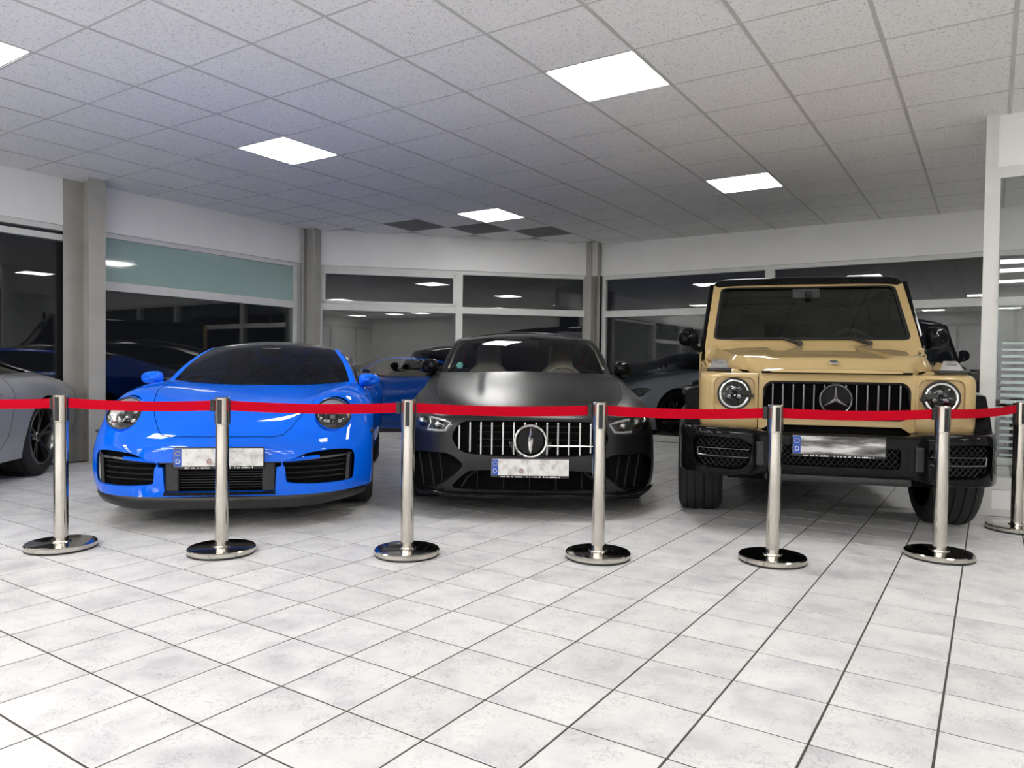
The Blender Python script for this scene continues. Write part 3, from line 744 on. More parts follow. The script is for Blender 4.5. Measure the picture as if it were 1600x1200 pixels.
def mirror(parent, side, x, y, z, sx, sy, sz, M, Mstalk, xin, zin):
    """door mirror: domed shell open at the back with glass, plus stalk"""
    mb = MB(); N = 20; V = []; F = []; R = 9
    for i in range(R):
        t = i / (R - 1); a = t * math.pi / 2; rad = math.cos(a) ** .65; yy = -sy * math.sin(a)
        for k in range(N):
            b_ = 2 * math.pi * k / N; cx, cz = math.cos(b_), math.sin(b_)
            V.append((x + side * sx * rad * math.copysign(abs(cx) ** .75, cx), y + yy + .03 * cx * 1, z + sz * rad * math.copysign(abs(cz) ** .75, cz) * (1 - .18 * cx)))
    for i in range(R - 1):
        for k in range(N): F.append((i * N + k, i * N + (k + 1) % N, (i + 1) * N + (k + 1) % N, (i + 1) * N + k))
    F.append(tuple(range(N))); mb.add(V, F); o = mb.build('door_mirror', M, parent, True, 50)
    MB().tube([(x - side * sx * .3, y, z - sz * .6), (side * (xin + .06), y + .01, zin + .01), (side * (xin - .03), y + .02, zin - .01)], [.022, .026, .03], 10).build('mirror_stalk', Mstalk, o, True)
    MB().lathe([(0, .003), (sx * .8, .003), (sx * .85, 0)], 20, lambda p: (x + p[0], y + .004 + p[1], z + p[2] * sz / sx), 1).build('mirror_glass', M_['chrome'], o, True)
    return o
def sides(rows, ncol=9, kr=5, kc=4):
    R_ = [crs(r, ncol) for r in rows]; return bsurf(R_, kr, kc, False)
M_['slatg'] = noisy(mat('grey_chrome', rough=.25, metal=1.), (.17, .17, .17), (.21, .21, .21), 8, 2)
FPo = (-1.966, 5.461, .17); FAm = (.13, 5.9, 0.); FGw = (2.237, 5.30, -.27)
car_glass = thin_glass('car_glass', (.32, .35, .34), 1.5)
car_glass_dark = thin_glass('car_glass_dark', (.10, .11, .11), 1.5)
lens_m = thin_glass('headlight_lens', (.92, .93, .94), 1.45)
lens_dark = thin_glass('smoked_lens', (.75, .75, .76), 1.5)
slat_m = noisy(mat('slat_plastic', rough=.6, spec=.2), (.012, .012, .0125), (.018, .018, .019), 20, 2)
bowl_m = noisy(mat('headlight_bowl', rough=.35), (.045, .045, .047), (.06, .06, .062), 20, 2)
int_black = noisy(mat('cabin_black', rough=.7), (.012, .012, .013), (.02, .02, .021), 30, 3)
int_beige = noisy(mat('cabin_beige_leather', rough=.55), (.50, .45, .37), (.56, .51, .43), 20, 3)
tail_red = noisy(mat('tail_light_red', rough=.15, coat=1.), (.22, .004, .006), (.30, .008, .01), 10, 2)

# ------------------------------------------------------------------ blue sports car
def sports_car(root, P, roofM, detail=True):
    zc, R = .345, .385
    A = lambda th, x=.912: arch(0, zc, R, th, x)
    rows = [
     [(0, -.985, .225), (.3, -.975, .222), (.55, -.92, .218), (.72, -.80, .214), (.83, -.62, .212), (.895, -.46, .212), A(-21, .905)],
     [(0, -1.0, .30), (.3, -.99, .30), (.55, -.935, .30), (.73, -.815, .295), (.85, -.63, .29), (.91, -.47, .285), A(-9)],
     [(0, -1.005, .40), (.3, -.995, .40), (.55, -.94, .40), (.735, -.82, .40), (.855, -.635, .395), (.912, -.48, .39), A(7)],
     [(0, -1.0, .50), (.3, -.985, .50), (.55, -.93, .50), (.725, -.81, .50), (.845, -.63, .495), (.908, -.47, .49), A(22)],
     [(0, -.968, .575), (.3, -.95, .575), (.52, -.895, .578), (.69, -.78, .582), (.815, -.61, .585), (.892, -.45, .58), A(37)],
     [(0, -.875, .645), (.25, -.86, .648), (.42, -.82, .658), (.58, -.765, .668), (.74, -.645, .672), (.86, -.44, .665), A(51)],
     [(0, -.71, .712), (.25, -.70, .717), (.42, -.68, .733), (.56, -.655, .768), (.69, -.575, .785), (.82, -.40, .748), (.89, -.24, .71), A(64, .910)],
     [(0, -.46, .770), (.25, -.455, .775), (.42, -.445, .795), (.56, -.43, .840), (.67, -.40, .858), (.79, -.28, .825), (.875, -.15, .765), A(80, .908)],
     [(0, -.15, .818), (.25, -.15, .822), (.45, -.14, .838), (.58, -.12, .876), (.68, -.09, .886), (.79, -.05, .858), (.875, -.02, .79), A(98, .906)],
     [(0, .15, .855), (.25, .15, .858), (.45, .16, .870), (.6, .18, .892), (.7, .2, .898), (.8, .22, .866), (.88, .22, .78), A(120, .905)],
     [(0, .37, .876), (.3, .39, .879), (.5, .43, .886), (.65, .48, .897), (.73, .50, .90), (.82, .47, .862), (.89, .40, .74), A(148, .905)],
     [(0, .44, .88), (.3, .47, .882), (.5, .52, .89), (.66, .58, .902), (.74, .60, .905), (.83, .58, .86), (.90, .50, .62), A(196, .90)],
     [(0, .50, .88), (.35, .55, .884), (.6, .63, .90), (.745, .665, .912), (.84, .665, .86), (.895, .665, .72), (.90, .66, .45), (.872, .64, .2)]]
    C_ = [crs(r, 13) for r in rows]; Gd = bsurf(C_, 7, 6, True)
    bm = grid_bm(Gd, True, False)
    bobj('front_dark_shell', shell(Gd, .15), M_['void'], root)  # black inner shell added so the panel gaps look shaded
    front = lambda c: c.y < -.2
    parts = {}
    # headlight openings
    for sd in (1, -1):
        el = ellipse(.656, .718, .116, .112, 32)
        if sd < 0: el = mir(el)
        recess(bm, el, (0, .07, 0), ok=front).free()
        d_ = Vector((sd * .16, -.84, .52)).normalized(); up_ = Vector((0, 0, 1)); up_ = (up_ - d_ * up_.dot(d_)).normalized(); rt = up_.cross(d_); c0 = Vector((sd * .656, -.660, .718))
        T = lambda p: tuple(c0 + rt * p[0] + up_ * p[1] + d_ * p[2])
        pod = MB().lathe([(.119, .006), (.124, .004), (.129, -.008), (.130, -.05), (.126, -.24)], 44, T).build('headlight_pod', P, root, True, 50)
        hb = MB().lathe([(0, -.09), (.06, -.085), (.10, -.05), (.116, .0)], 40, T).build('headlight', bowl_m, root, True, 40)
        MB().lathe([(.110, -.02), (.112, .004), (.117, .009), (.121, .004), (.121, -.02)], 44, T).build('headlight_rim', M_['black'], hb, True, 50)
        rg = MB(); torus(rg, .098, .004, lambda p: T((p[0], p[1], -.025)), 40, 8); rg.build('headlight_ring', M_['slatg'], hb, True)
        for dx, dz in ((-.045, .03), (.045, .03), (-.045, -.035), (.045, -.035)):
            MB().lathe([(0, .0), (.014, -.002), (.020, -.010), (.022, -.02), (.022, -.05)], 16, lambda p: T((p[0] + dx, p[1] + dz, p[2] - .035))).build('headlight_module', M_['silver'], hb, True, 40)
        MB().lathe([(0, .0), (.018, -.004), (.03, -.016), (.034, -.05)], 20, lambda p: T((p[0], p[1], p[2] - .03))).build('headlight_projector', M_['dark_chrome'], hb, True, 40)
        MB().lathe([(.0005, .036), (.04, .032), (.075, .022), (.1, .010), (.113, .001)], 40, T).build('headlight_lens', lens_dark, hb, True)
    # lower openings
    side = smooth_loop([(.37, .436), (.44, .455), (.52, .488), (.60, .497), (.70, .502), (.785, .490), (.803, .45), (.795, .30), (.765, .284), (.60, .283), (.395, .297), (.388, .33), (.383, .405), (.37, .412)], 2)
    cen = [(-.366, .437), (.366, .437), (.362, .408), (.335, .402), (.326, .252), (-.326, .252), (-.335, .402), (-.362, .408)]
    for p in (side, mir(side)): recess(bm, dense(p), (0, .035, 0), ok=front).free()
    recess(bm, dense(cen), (0, .04, 0), ok=front).free()
    # bonnet panel
    hood = [(0, -.955), (.30, -.938), (.365, -.915), (.40, -.86), (.455, -.74), (.51, -.56), (.56, -.30), (.60, .05), (.625, .30), (.63, .44), (.45, .385), (.2, .345), (0, .335)]
    hood = dense(hood[:-1] + [(-a, b_) for a, b_ in hood[::-1]][:-1] if False else hood + [(-a, b_) for a, b_ in hood[::-1]][1:-1], .09)
    hb_ = seam(bm, hood, (0, 1), ok=lambda c: c.z > .5 and c.y < .5, wd=.004)
    bobj('bonnet', hb_, P, root, True, None)
    bobj('front_body', bm, P, root, True, 50)
    # intake inserts
    yf = lambda x: float(np.interp(abs(x), [0, .3, .55, .735, .855], [-1.0, -.99, -.935, -.815, -.63]))
    for sd in (1, -1):
        xs = [.34, .45, .55, .65, .74, .82]
        V = []; 
        for x_ in xs:
            for z_ in (.27, .51): V.append((sd * x_, yf(x_) + .075, z_))
        gi = obj('side_intake', V, [(2 * i, 2 * i + 1, 2 * i + 3, 2 * i + 2) for i in range(5)], M_['void'], root, True)
        for z_ in (.318, .352, .386, .420):
            mb = MB(); 
            mb.tube([(sd * x_, yf(x_) + .055, z_ + .004) for x_ in (.38, .5, .6, .7, .775)], .0055, 6); mb.build('intake_slat', slat_m, gi, True)
        mb = MB(); mb.tube([(sd * x_, yf(x_) + .02, z_) for x_, z_ in ((.50, .443), (.60, .450), (.70, .456), (.775, .460))], .010, 8); mb.build('daytime_light', M_['dark_chrome'], gi, True)
        mb = MB(); mb.tube([(sd * x_, yf(x_) + .02, z_) for x_, z_ in ((.375, .440), (.45, .445), (.53, .452), (.585, .456))], .013, 8); mb.build('intake_bar', P, gi, True)
        V = []
        for z_ in (.285, .37, .47):
            for x_, dy in ((.742, .055), (.748, .012), (.768, .010), (.782, .06)): V.append((sd * (x_ + (z_ - .37) * .05), yf(.76) + dy + .01, z_))
        F = [(4 * r_ + i, 4 * r_ + i + 1, 4 * r_ + 5 + i, 4 * r_ + 4 + i) for r_ in range(2) for i in range(3)]
        obj('intake_post', V, F, M_['black'], gi)
        mb = MB(); mb.bbox((sd * .905 - .01, -.44, .575), (sd * .905 + .012, -.40, .592), .005); mb.build('side_marker', M_['black'], root, True)
    ci = obj('centre_intake', [(x_, yf(x_) + .09, z_) for x_ in (-.36, 0, .36) for z_ in (.235, .45)], [(0, 1, 3, 2), (2, 3, 5, 4)], M_['void'], root)
    for sd in (1, -1): MB().bbox((sd * .325, -.975, .255), (sd * .245, -.94, .43), .008).build('intake_flap', M_['black'], ci, True)
    for k in range(9): MB().box((-.25, -.955, .275 + k * .016), (.25, -.945, .278 + k * .016)).build('intake_slat', M_['black'], ci)
    MB().tube([(x_, yf(x_) - .004, .243 + .0) for x_ in (-.33, -.2, 0, .2, .33)], .010, 8).build('gloss_trim', M_['gloss_black'], root, True)
    MB().bbox((-.36, -.985, .428), (.36, -.955, .448), .006).build('plate_beam', M_['black'], root, True)
    # front lip
    lp = [(0, -.985), (.3, -.972), (.55, -.918), (.72, -.80), (.83, -.62), (.88, -.48)]
    lr = [crs([(a, b_ + .005, .232) for a, b_ in lp], 12), crs([(a, b_ - .012, .20) for a, b_ in lp], 12), crs([(a * .985, b_ + .008, .165) for a, b_ in lp], 12), crs([(a * .95, b_ + .03, .135 if a < .6 else .15) for a, b_ in lp], 12), crs([(a * .9, b_ + .2, .14) for a, b_ in lp], 12)]
    bobj('front_lip', grid_bm(bsurf(lr, 3, 3, True), True), M_['black'], root, True, None)
    number_plate(root, -1.018, .468, seal=-.055)
    # doors, rear quarters and tail
    sr = [[(.747, .672, .912), (.842, .672, .86), (.897, .672, .72), (.902, .672, .45), (.875, .672, .2)],
          [(.755, 1.2, .918), (.855, 1.2, .86), (.905, 1.2, .70), (.90, 1.2, .45), (.872, 1.2, .2)],
          [(.765, 1.7, .925), (.875, 1.7, .865), (.92, 1.7, .72), (.91, 1.7, .45), (.875, 1.7, .2)],
          [(.77, 2.05, .935), (.90, 2.05, .885), (.95, 2.05, .75), (.945, 2.05, .45), (.89, 2.05, .2)],
          [(.76, 2.45, .945), (.905, 2.45, .90), (.965, 2.45, .77), (.965, 2.45, .48), (.91, 2.45, .2)],
          [(.72, 2.8, .935), (.875, 2.8, .89), (.955, 2.8, .77), (.96, 2.8, .48), (.91, 2.8, .22)],
          [(.66, 3.1, .90), (.82, 3.1, .865), (.925, 3.1, .76), (.94, 3.1, .5), (.89, 3.1, .25)],
          [(.60, 3.33, .85), (.75, 3.33, .825), (.86, 3.33, .74), (.88, 3.33, .5), (.82, 3.33, .3)],
          [(.48, 3.46, .81), (.60, 3.46, .79), (.70, 3.46, .72), (.72, 3.46, .5), (.66, 3.46, .32)],
          [(.25, 3.52, .79), (.30, 3.52, .775), (.35, 3.52, .71), (.36, 3.52, .5), (.33, 3.52, .33)],
          [(0, 3.53, .785), (0, 3.53, .77), (0, 3.53, .71), (0, 3.53, .5), (0, 3.53, .34)]]
    Gs = sides(sr, 9, 6, 4); Gs[-1, :, 0] = 0
    bm = grid_bm(Gs, True, False)
    arc = ellipse(2.45, zc + .005, .385, .385, 40)
    recess(bm, arc, (0, 0, 0), (1, 2), ok=lambda c: abs(c.x) > .5).free()
    for sd in (1, -1):
        okd = lambda c: c.x * sd > .5
        dr = dense([(.70, .93), (1.80, .97), (1.88, .75), (1.80, .40), (1.66, .27), (.78, .27), (.70, .40)], .2)
        pan = seam(bm, dr, (1, 2), okd, .006); bobj('door', pan, P, root, True, None)
        MB().bbox((sd * .905 - .012, 1.52, .755), (sd * .905 + .012, 1.70, .78), .01).build('door_handle', P, root, True)
    tl = [(-.80, .70), (.80, .70), (.80, .745), (-.80, .745)]
    red = recess(bm, dense(tl, .08), (0, -.01, 0), (0, 2), ok=lambda c: c.y > 3.2); bobj('tail_light', red, tail_red, root, True, None)
    bobj('rear_body', bm, P, root, True, 50)
    greenhouse(dict(base=(.40, .882, .705, .60, .905), top=(1.10, 1.225, .535, 1.20, 1.185), bulge=.022, pillar=.045, belt0=(.757, .70, .912), belt1=(.775, 1.25, .92),
       rows=[(1.45, 1.262, .545, 1.20, .785, 1.5, .925, 'roof'), (1.75, 1.266, .54, 1.195, .79, 1.8, .93, 'roof'), (2.1, 1.235, .525, 1.15, .78, 2.1, .94, 'glass'), (2.5, 1.15, .52, 1.06, .765, 2.5, .945, 'glass'), (2.85, 1.045, .53, .985, .71, 2.85, .932, 'deck'), (3.15, .945, .53, .92, .65, 3.15, .89, 'deck'), (3.4, .85, .45, .84, .53, 3.4, .835, 'deck'), (3.52, .79, .30, .785, .36, 3.50, .79, 'deck')]),
       root, dict(windscreen=car_glass, pillar=P, side_window=car_glass_dark, roof=roofM, rear_window=car_glass_dark, rear_deck=P, quarter_panel=P))
    # cabin
    MB().bbox((-.70, .45, .60), (.70, 1.0, .875), .08, axis=0).build('dashboard', int_black, root, True, 60)
    MB().box((-.62, -.75, .17), (.62, 3.2, .34)).build('underbody', M_['void'], root)
    MB().box((-.74, 1.0, .30), (.74, 3.0, .36)).build('cabin_floor', M_['void'], root)
    MB().box((-.60, 2.02, .36), (.60, 2.06, 1.05)).build('rear_bulkhead', M_['void'], root)
    for sd in (1, -1): seat(root, sd * .36, 1.45, .33, int_black)
    steering_wheel(root, .36, .98, .90, int_black, .18)
    MB().bbox((-.09, .98, 1.12), (.09, 1.03, 1.19), .02).build('rear_view_mirror', M_['black'], root, True)
    for sd in (1, -1): mirror(root, sd, sd * .865, .60, .925, .092, .085, .055, P, M_['gloss_black'], .80, .90)
    for sd in (1, -1):
        wheel(root, sd * .775, 0, .345, .255, .255, M_['dark_chrome'], 5, sd); wheel(root, sd * .775, 2.45, .355, .30, .262, M_['dark_chrome'], 5, sd)
    for sd in (1, -1):
        V = []; 
        for k in range(13):
            a = math.radians(-15 + 210 * k / 12); 
            for x_ in (.60, .88): V.append((sd * x_, -.40 * math.cos(a), .345 + .40 * math.sin(a)))
        obj('wheel_well', V, [(2 * k, 2 * k + 1, 2 * k + 3, 2 * k + 2) for k in range(12)], M_['void'], root)
blue = paint('blue_paint', (.001, .135, .86), .4, 0., .8, .02, spec=0.)
carbon = noisy(mat('carbon_roof', rough=.3, coat=1.), (.012, .012, .013), (.02, .02, .021), 40, 2)
car1 = empty('sports_car', (FPo[0], FPo[1], 0), FPo[2], cat='car', label='bright blue low sports car with round headlights and black roof, nose to the belt')
sports_car(car1, blue, carbon)

# ------------------------------------------------------------------ matte grey four-door coupe
def coupe(root, P, trimM, seatM, front_detail=True):
    zc, R = .352, .395
    A = lambda th, x=.952: arch(0, zc, R, th, x)
    rows = [
     [(0, -.955, .185), (.35, -.945, .183), (.6, -.88, .178), (.78, -.73, .172), (.89, -.53, .168), A(-26, .945)],
     [(0, -.98, .28), (.35, -.97, .28), (.6, -.90, .275), (.79, -.75, .27), (.905, -.56, .265), A(-12)],
     [(0, -.99, .39), (.35, -.98, .39), (.6, -.91, .385), (.795, -.755, .38), (.91, -.56, .375), A(3)],
     [(0, -.985, .49), (.35, -.972, .49), (.6, -.90, .49), (.79, -.745, .485), (.905, -.55, .475), A(18)],
     [(0, -.975, .59), (.35, -.96, .59), (.6, -.885, .59), (.78, -.735, .585), (.895, -.55, .575), A(33)],
     [(0, -.955, .690), (.35, -.94, .688), (.6, -.86, .684), (.77, -.71, .680), (.885, -.52, .668), A(47)],
     [(0, -.87, .752), (.35, -.85, .752), (.58, -.77, .752), (.73, -.63, .752), (.85, -.45, .742), (.92, -.3, .72), A(61)],
     [(0, -.62, .818), (.35, -.60, .82), (.55, -.54, .830), (.69, -.44, .836), (.81, -.32, .818), (.90, -.2, .772), A(78)],
     [(0, -.22, .888), (.35, -.21, .888), (.55, -.17, .893), (.70, -.13, .896), (.82, -.08, .868), (.91, -.03, .80), A(97)],
     [(0, .20, .95), (.35, .20, .948), (.55, .22, .948), (.71, .25, .944), (.83, .25, .905), (.92, .22, .80), A(120, .95)],
     [(0, .54, 1.0), (.35, .56, .996), (.58, .61, .99), (.75, .67, .985), (.86, .6, .95), (.935, .48, .78), A(150, .95)],
     [(0, .60, 1.008), (.35, .64, 1.002), (.58, .72, .996), (.76, .80, .988), (.87, .75, .95), (.945, .60, .65), A(200, .945)],
     [(0, .66, 1.012), (.35, .71, 1.006), (.58, .80, 1.0), (.77, .905, .99), (.875, .905, .955), (.945, .90, .75), (.945, .88, .45), (.925, .85, .18)]]
    C_ = [crs(r, 13) for r in rows]; Gd = bsurf(C_, 7, 6, True)
    # power domes on the bonnet
    X, Y = np.abs(Gd[..., 0]), Gd[..., 1]
    sm = lambda t: np.clip(t, 0, 1) ** 2 * (3 - 2 * np.clip(t, 0, 1))
    wY = sm((Y + .75) / .5) * (1 - sm((Y - .45) / .25)); top = sm((Gd[..., 2] - .74) / .05)
    edge = .34 - .05 * np.clip(-Y, 0, 1)
    Gd[..., 2] += top * wY * (.012 * (1 - sm((X - edge) / .08)))
    # hollow between grille surround and headlight
    ff = sm((-Y - .6) / .1)
    bm = grid_bm(Gd, True, False)
    bobj('front_dark_shell', shell(Gd, .16), M_['void'], root)  # added black skin standing in for shade behind the seams
    front = lambda c: c.y < -.25
    yf = lambda x: float(np.interp(abs(x), [0, .35, .6, .79, .905], [-.98, -.968, -.90, -.748, -.555]))
    gl = smooth_loop([(0, .684), (.30, .682), (.44, .678), (.50, .652), (.545, .565), (.50, .49), (.44, .455), (.21, .443), (0, .441), (-.21, .443), (-.44, .455), (-.50, .49), (-.545, .565), (-.50, .652), (-.44, .678), (-.30, .682)], 2)
    recess(bm, gl, (0, .05, 0), ok=front).free()
    gp = MB(); plate(gp, grow(gl, .01), [], lambda a, b_: (a, yf(a) + .075, b_), (0, .01, 0)); gr = gp.build('grille', M_['void'], root)
    for k in range(14):
        x_ = -.487 + k * .075
        t = abs(x_) / .5; zt = .672 - .03 * max(0, t - .8) * 5; zb = .452 + .035 * max(0, t - .7) * 3
        MB().bbox((x_ - .0065, yf(x_) + .008, zb), (x_ + .0065, yf(x_) + .05, zt), .004).build('grille_slat', M_['silver'] if front_detail else M_['black'], gr, True)
    MB().bbox((.11, yf(.3) + .0, .512), (.47, yf(.3) + .02, .520), .003).build('grille_rod', M_['silver'], gr, True)
    for z_ in (.50, .55, .60, .64): MB().box((-.36, yf(0) + .062, z_), (.36, yf(0) + .068, z_ + .006)).build('grille_bar', slat_m, gr)
    MB().lathe([(0, -.008), (.088, -.008), (.096, .0), (.098, .02)], 40, lambda p: (p[0], yf(0) - .012 + p[1], .552 + p[2]), 1).build('star_plate', M_['gloss_black'], gr, True, 40)
    mb = MB(); T = lambda p: (p[0], yf(0) - .03 + p[1], .552 + p[2]); torus(mb, .105, .0085, lambda p: T((p[0], 0, p[1])), 48, 8)
    V = [T(q) for q in ((0, 0, .105), (.006, 0, .05), (.017, 0, .01), (.010, 0, -.06), (0, 0, -.085), (-.010, 0, -.06), (-.017, 0, .01), (-.006, 0, .05), (0, -.012, .0))]; mb.add(V, [(k, (k + 1) % 8, 8) for k in range(8)]); mb.build('star_emblem', M_['chrome'], gr, True, 30)
    # clear foil hanging round the star
    foil = thin_glass('clear_foil', (.86, .86, .86), 1.6)
    V = []; rnd = random.Random(5)
    for k in range(33):
        a = math.radians(-180 + 180 * k / 32)
        for rr_, dy in ((.10, -.036), (.122, -.03), (.135 + rnd.uniform(0, .012), -.02)): V.append((rr_ * math.cos(a), yf(0) + dy + rnd.uniform(-.008, .008), .55 + rr_ * math.sin(a)))
    obj('foil_wrap', V, [(3 * k + q, 3 * k + q + 1, 3 * k + q + 4, 3 * k + q + 3) for k in range(32) for q in range(2)], foil, gr, True)
    hl = [(.528, .668), (.60, .690), (.70, .715), (.80, .735), (.862, .735), (.885, .70), (.878, .63), (.83, .603), (.72, .588), (.60, .586), (.572, .598)]
    hl = smooth_loop(hl, 1)
    for sd in (1, -1):
        p = hl if sd > 0 else mir(hl)
        skin = recess(bm, dense(p), (0, .05, 0), ok=front); bobj('headlight_lens', skin, lens_m, root, True, None)
        hb = MB(); plate(hb, grow(p, .012), [], lambda a, b_: (a, yf(a) + .11 + (b_ - .6) * .25, b_), (0, .01, 0)); hb = hb.build('headlight', bowl_m, root)
        yh = lambda x_, z_: yf(x_) + .045 + (z_ - .6) * .3
        MB().tube([(sd * x_, yh(x_, z_), z_) for x_, z_ in ((.70, .688), (.60, .672), (.553, .658), (.588, .605), (.64, .60), (.72, .602))], .0085, 8).build('daytime_light', wt_m, hb, True)
        for x_, z_, r_ in ((.65, .642, .034), (.76, .655, .040), (.835, .665, .030)):
            MB().lathe([(0, -.02), (r_ * .5, -.016), (r_ * .85, 0), (r_, .01), (r_, .03)], 20, lambda q: (sd * x_ + q[0], yh(x_, z_) + .02 + q[1], z_ + q[2]), 1).build('headlight_module', M_['silver'], hb, True, 40)
        MB().tube([(sd * x_, yh(x_, z_), z_) for x_, z_ in ((.72, .612), (.70, .650), (.71, .69))], .006, 6).build('headlight_divider', M_['silver'], hb, True)
    it = smooth_loop([(.445, .372), (.50, .425), (.575, .458), (.70, .452), (.82, .452), (.885, .40), (.90, .33), (.872, .20), (.80, .178), (.68, .19), (.60, .24)], 2)
    for sd in (1, -1):
        p = it if sd > 0 else mir(it)
        recess(bm, dense(p, .05), (0, .07, 0), ok=lambda c: c.y < -.3, shrink=.93).free()
        V = []; xs = [.44, .55, .65, .75, .83, .90]
        for x_ in xs:
            for z_ in (.16, .47): V.append((sd * x_, yf(x_) + .12, z_))
        ii = obj('side_intake', V, [(2 * i, 2 * i + 1, 2 * i + 3, 2 * i + 2) for i in range(5)], M_['void'], root, True)
        for x0, x1 in ((.63, .60), (.71, .67), (.79, .75)):
            MB().tube([(sd * x0, yf(x0) + .06, .44), (sd * (x0 + x1) / 2, yf(x0) + .05, .33), (sd * x1, yf(x1) + .06, .21)], .006, 6).build('intake_fin', slat_m, ii, True)
        MB().tube([(sd * x_, yf(x_) - .004, z_) for x_, z_ in ((.60, .20), (.70, .155), (.80, .150), (.88, .17), (.915, .20))], .006, 8).build('intake_blade', M_['gloss_black'], ii, True)
    lo = smooth_loop([(-.40, .352), (.40, .352), (.47, .30), (.54, .225), (.50, .208), (-.50, .208), (-.54, .225), (-.47, .30)], 1)
    recess(bm, dense(lo, .06), (0, .06, 0), ok=front).free()
    li = obj('lower_intake', [(x_, yf(x_) + .10, z_) for x_ in (-.56, 0, .56) for z_ in (.19, .37)], [(0, 1, 3, 2), (2, 3, 5, 4)], M_['void'], root)
    for x_ in (-.36, -.18, 0, .18, .36): MB().bbox((x_ - .004, yf(x_) + .05, .21), (x_ + .004, yf(x_) + .09, .35), .003).build('intake_rib', slat_m, li, True)
    for sd in (1, -1): MB().tube([(sd * .36, yf(.36) + .03, .345), (sd * .43, yf(.43) + .03, .29), (sd * .47, yf(.47) + .03, .22)], .008, 6).build('intake_rib', slat_m, li, True)
    # lip
    lp = [(0, -.962), (.35, -.95), (.6, -.885), (.78, -.74), (.88, -.56), (.92, -.45)]
    lr = [crs([(a, b_ + .01, .195) for a, b_ in lp], 12), crs([(a, b_ - .02, .182) for a, b_ in lp], 12), crs([(a, b_ - .022, .170) for a, b_ in lp], 12), crs([(a * .97, b_ + .03, .15) for a, b_ in lp], 12), crs([(a * .92, b_ + .3, .145) for a, b_ in lp], 12)]
    bobj('front_lip', grid_bm(bsurf(lr, 3, 3, True), True), M_['gloss_black'], root, True, None)
    hood = [(0, -.885), (.35, -.868), (.52, -.815), (.60, -.74), (.68, -.5), (.735, -.1), (.76, .3), (.765, .60), (.55, .56), (.3, .535), (0, .525)]
    hood = dense(hood + [(-a, b_) for a, b_ in hood[::-1]][1:-1], .1)
    bobj('bonnet', seam(bm, hood, (0, 1), ok=lambda c: c.z > .7 and c.y < .7, wd=.004), P, root, True, None)
    bobj('front_body', bm, P, root, True, 50)
    mb = MB(); T = lambda p: (p[0], -.885 + p[1] * .6 + p[2] * .75, .752 + p[2] * .45 - p[1] * .8)
    mb.lathe([(0, -.004), (.026, -.004), (.030, .0)], 28, T, 1); bd = mb.build('bonnet_badge', M_['silver'], root, True)
    mb = MB(); star(mb, .020, lambda p: T((p[0], p[1] - .006, p[2])), wide=.003, rr=.002); mb.build('badge_star', M_['dark_chrome'], bd, True)
    if front_detail: number_plate(root, -1.015, .372, seal=-.06)
    W = 2.95
    sr = [[(.772, .912, .99), (.877, .912, .955), (.947, .912, .75), (.947, .912, .45), (.927, .912, .18)],
          [(.79, 1.5, 1.0), (.885, 1.5, .96), (.948, 1.5, .76), (.945, 1.5, .45), (.925, 1.5, .18)],
          [(.79, 2.1, 1.01), (.885, 2.1, .965), (.945, 2.1, .77), (.94, 2.1, .45), (.925, 2.1, .18)],
          [(.78, 2.55, 1.02), (.89, 2.55, .975), (.955, 2.55, .79), (.95, 2.55, .45), (.93, 2.55, .18)],
          [(.75, 2.95, 1.03), (.885, 2.95, .985), (.97, 2.95, .80), (.97, 2.95, .5), (.93, 2.95, .2)],
          [(.70, 3.35, 1.03), (.85, 3.35, .985), (.945, 3.35, .80), (.95, 3.35, .5), (.91, 3.35, .23)],
          [(.65, 3.7, 1.02), (.78, 3.7, .98), (.89, 3.7, .80), (.90, 3.7, .5), (.85, 3.7, .27)],
          [(.54, 3.93, 1.0), (.66, 3.93, .96), (.76, 3.93, .78), (.78, 3.93, .5), (.72, 3.93, .3)],
          [(.28, 4.04, .985), (.34, 4.04, .95), (.40, 4.04, .77), (.42, 4.04, .5), (.38, 4.04, .32)],
          [(0, 4.06, .98), (0, 4.06, .945), (0, 4.06, .77), (0, 4.06, .5), (0, 4.06, .33)]]
    Gs = sides(sr, 9, 6, 4); Gs[-1, :, 0] = 0
    bm = grid_bm(Gs, True, False)
    recess(bm, ellipse(W, zc + .005, .395, .395, 40), (0, 0, 0), (1, 2), ok=lambda c: abs(c.x) > .5).free()
    for sd in (1, -1):
        okd = lambda c: c.x * sd > .5
        for dr in ([(.95, 1.03), (1.92, 1.04), (1.92, .3), (1.85, .26), (1.0, .26), (.95, .34)], [(1.95, 1.04), (2.72, 1.06), (2.70, .80), (2.52, .62), (2.48, .30), (2.0, .26), (1.95, .32)]):
            bobj('door', seam(bm, dense(dr, .2), (1, 2), okd, .007), P, root, True, None)
        for y_ in (1.66, 2.42): MB().bbox((sd * .945 - .012, y_, .815), (sd * .945 + .014, y_ + .2, .842), .01).build('door_handle', P, root, True)
        MB().tube([(sd * .935, .42, .205), (sd * .945, 1.5, .20), (sd * .945, 2.5, .205)], .02, 8).build('side_skirt', trimM, root, True)
    red = recess(bm, dense([(-.72, .82), (.72, .82), (.72, .875), (-.72, .875)], .1), (0, -.01, 0), (0, 2), ok=lambda c: c.y > 3.75); bobj('tail_light', red, tail_red, root, True, None)
    bobj('rear_body', bm, P, root, True, 50)
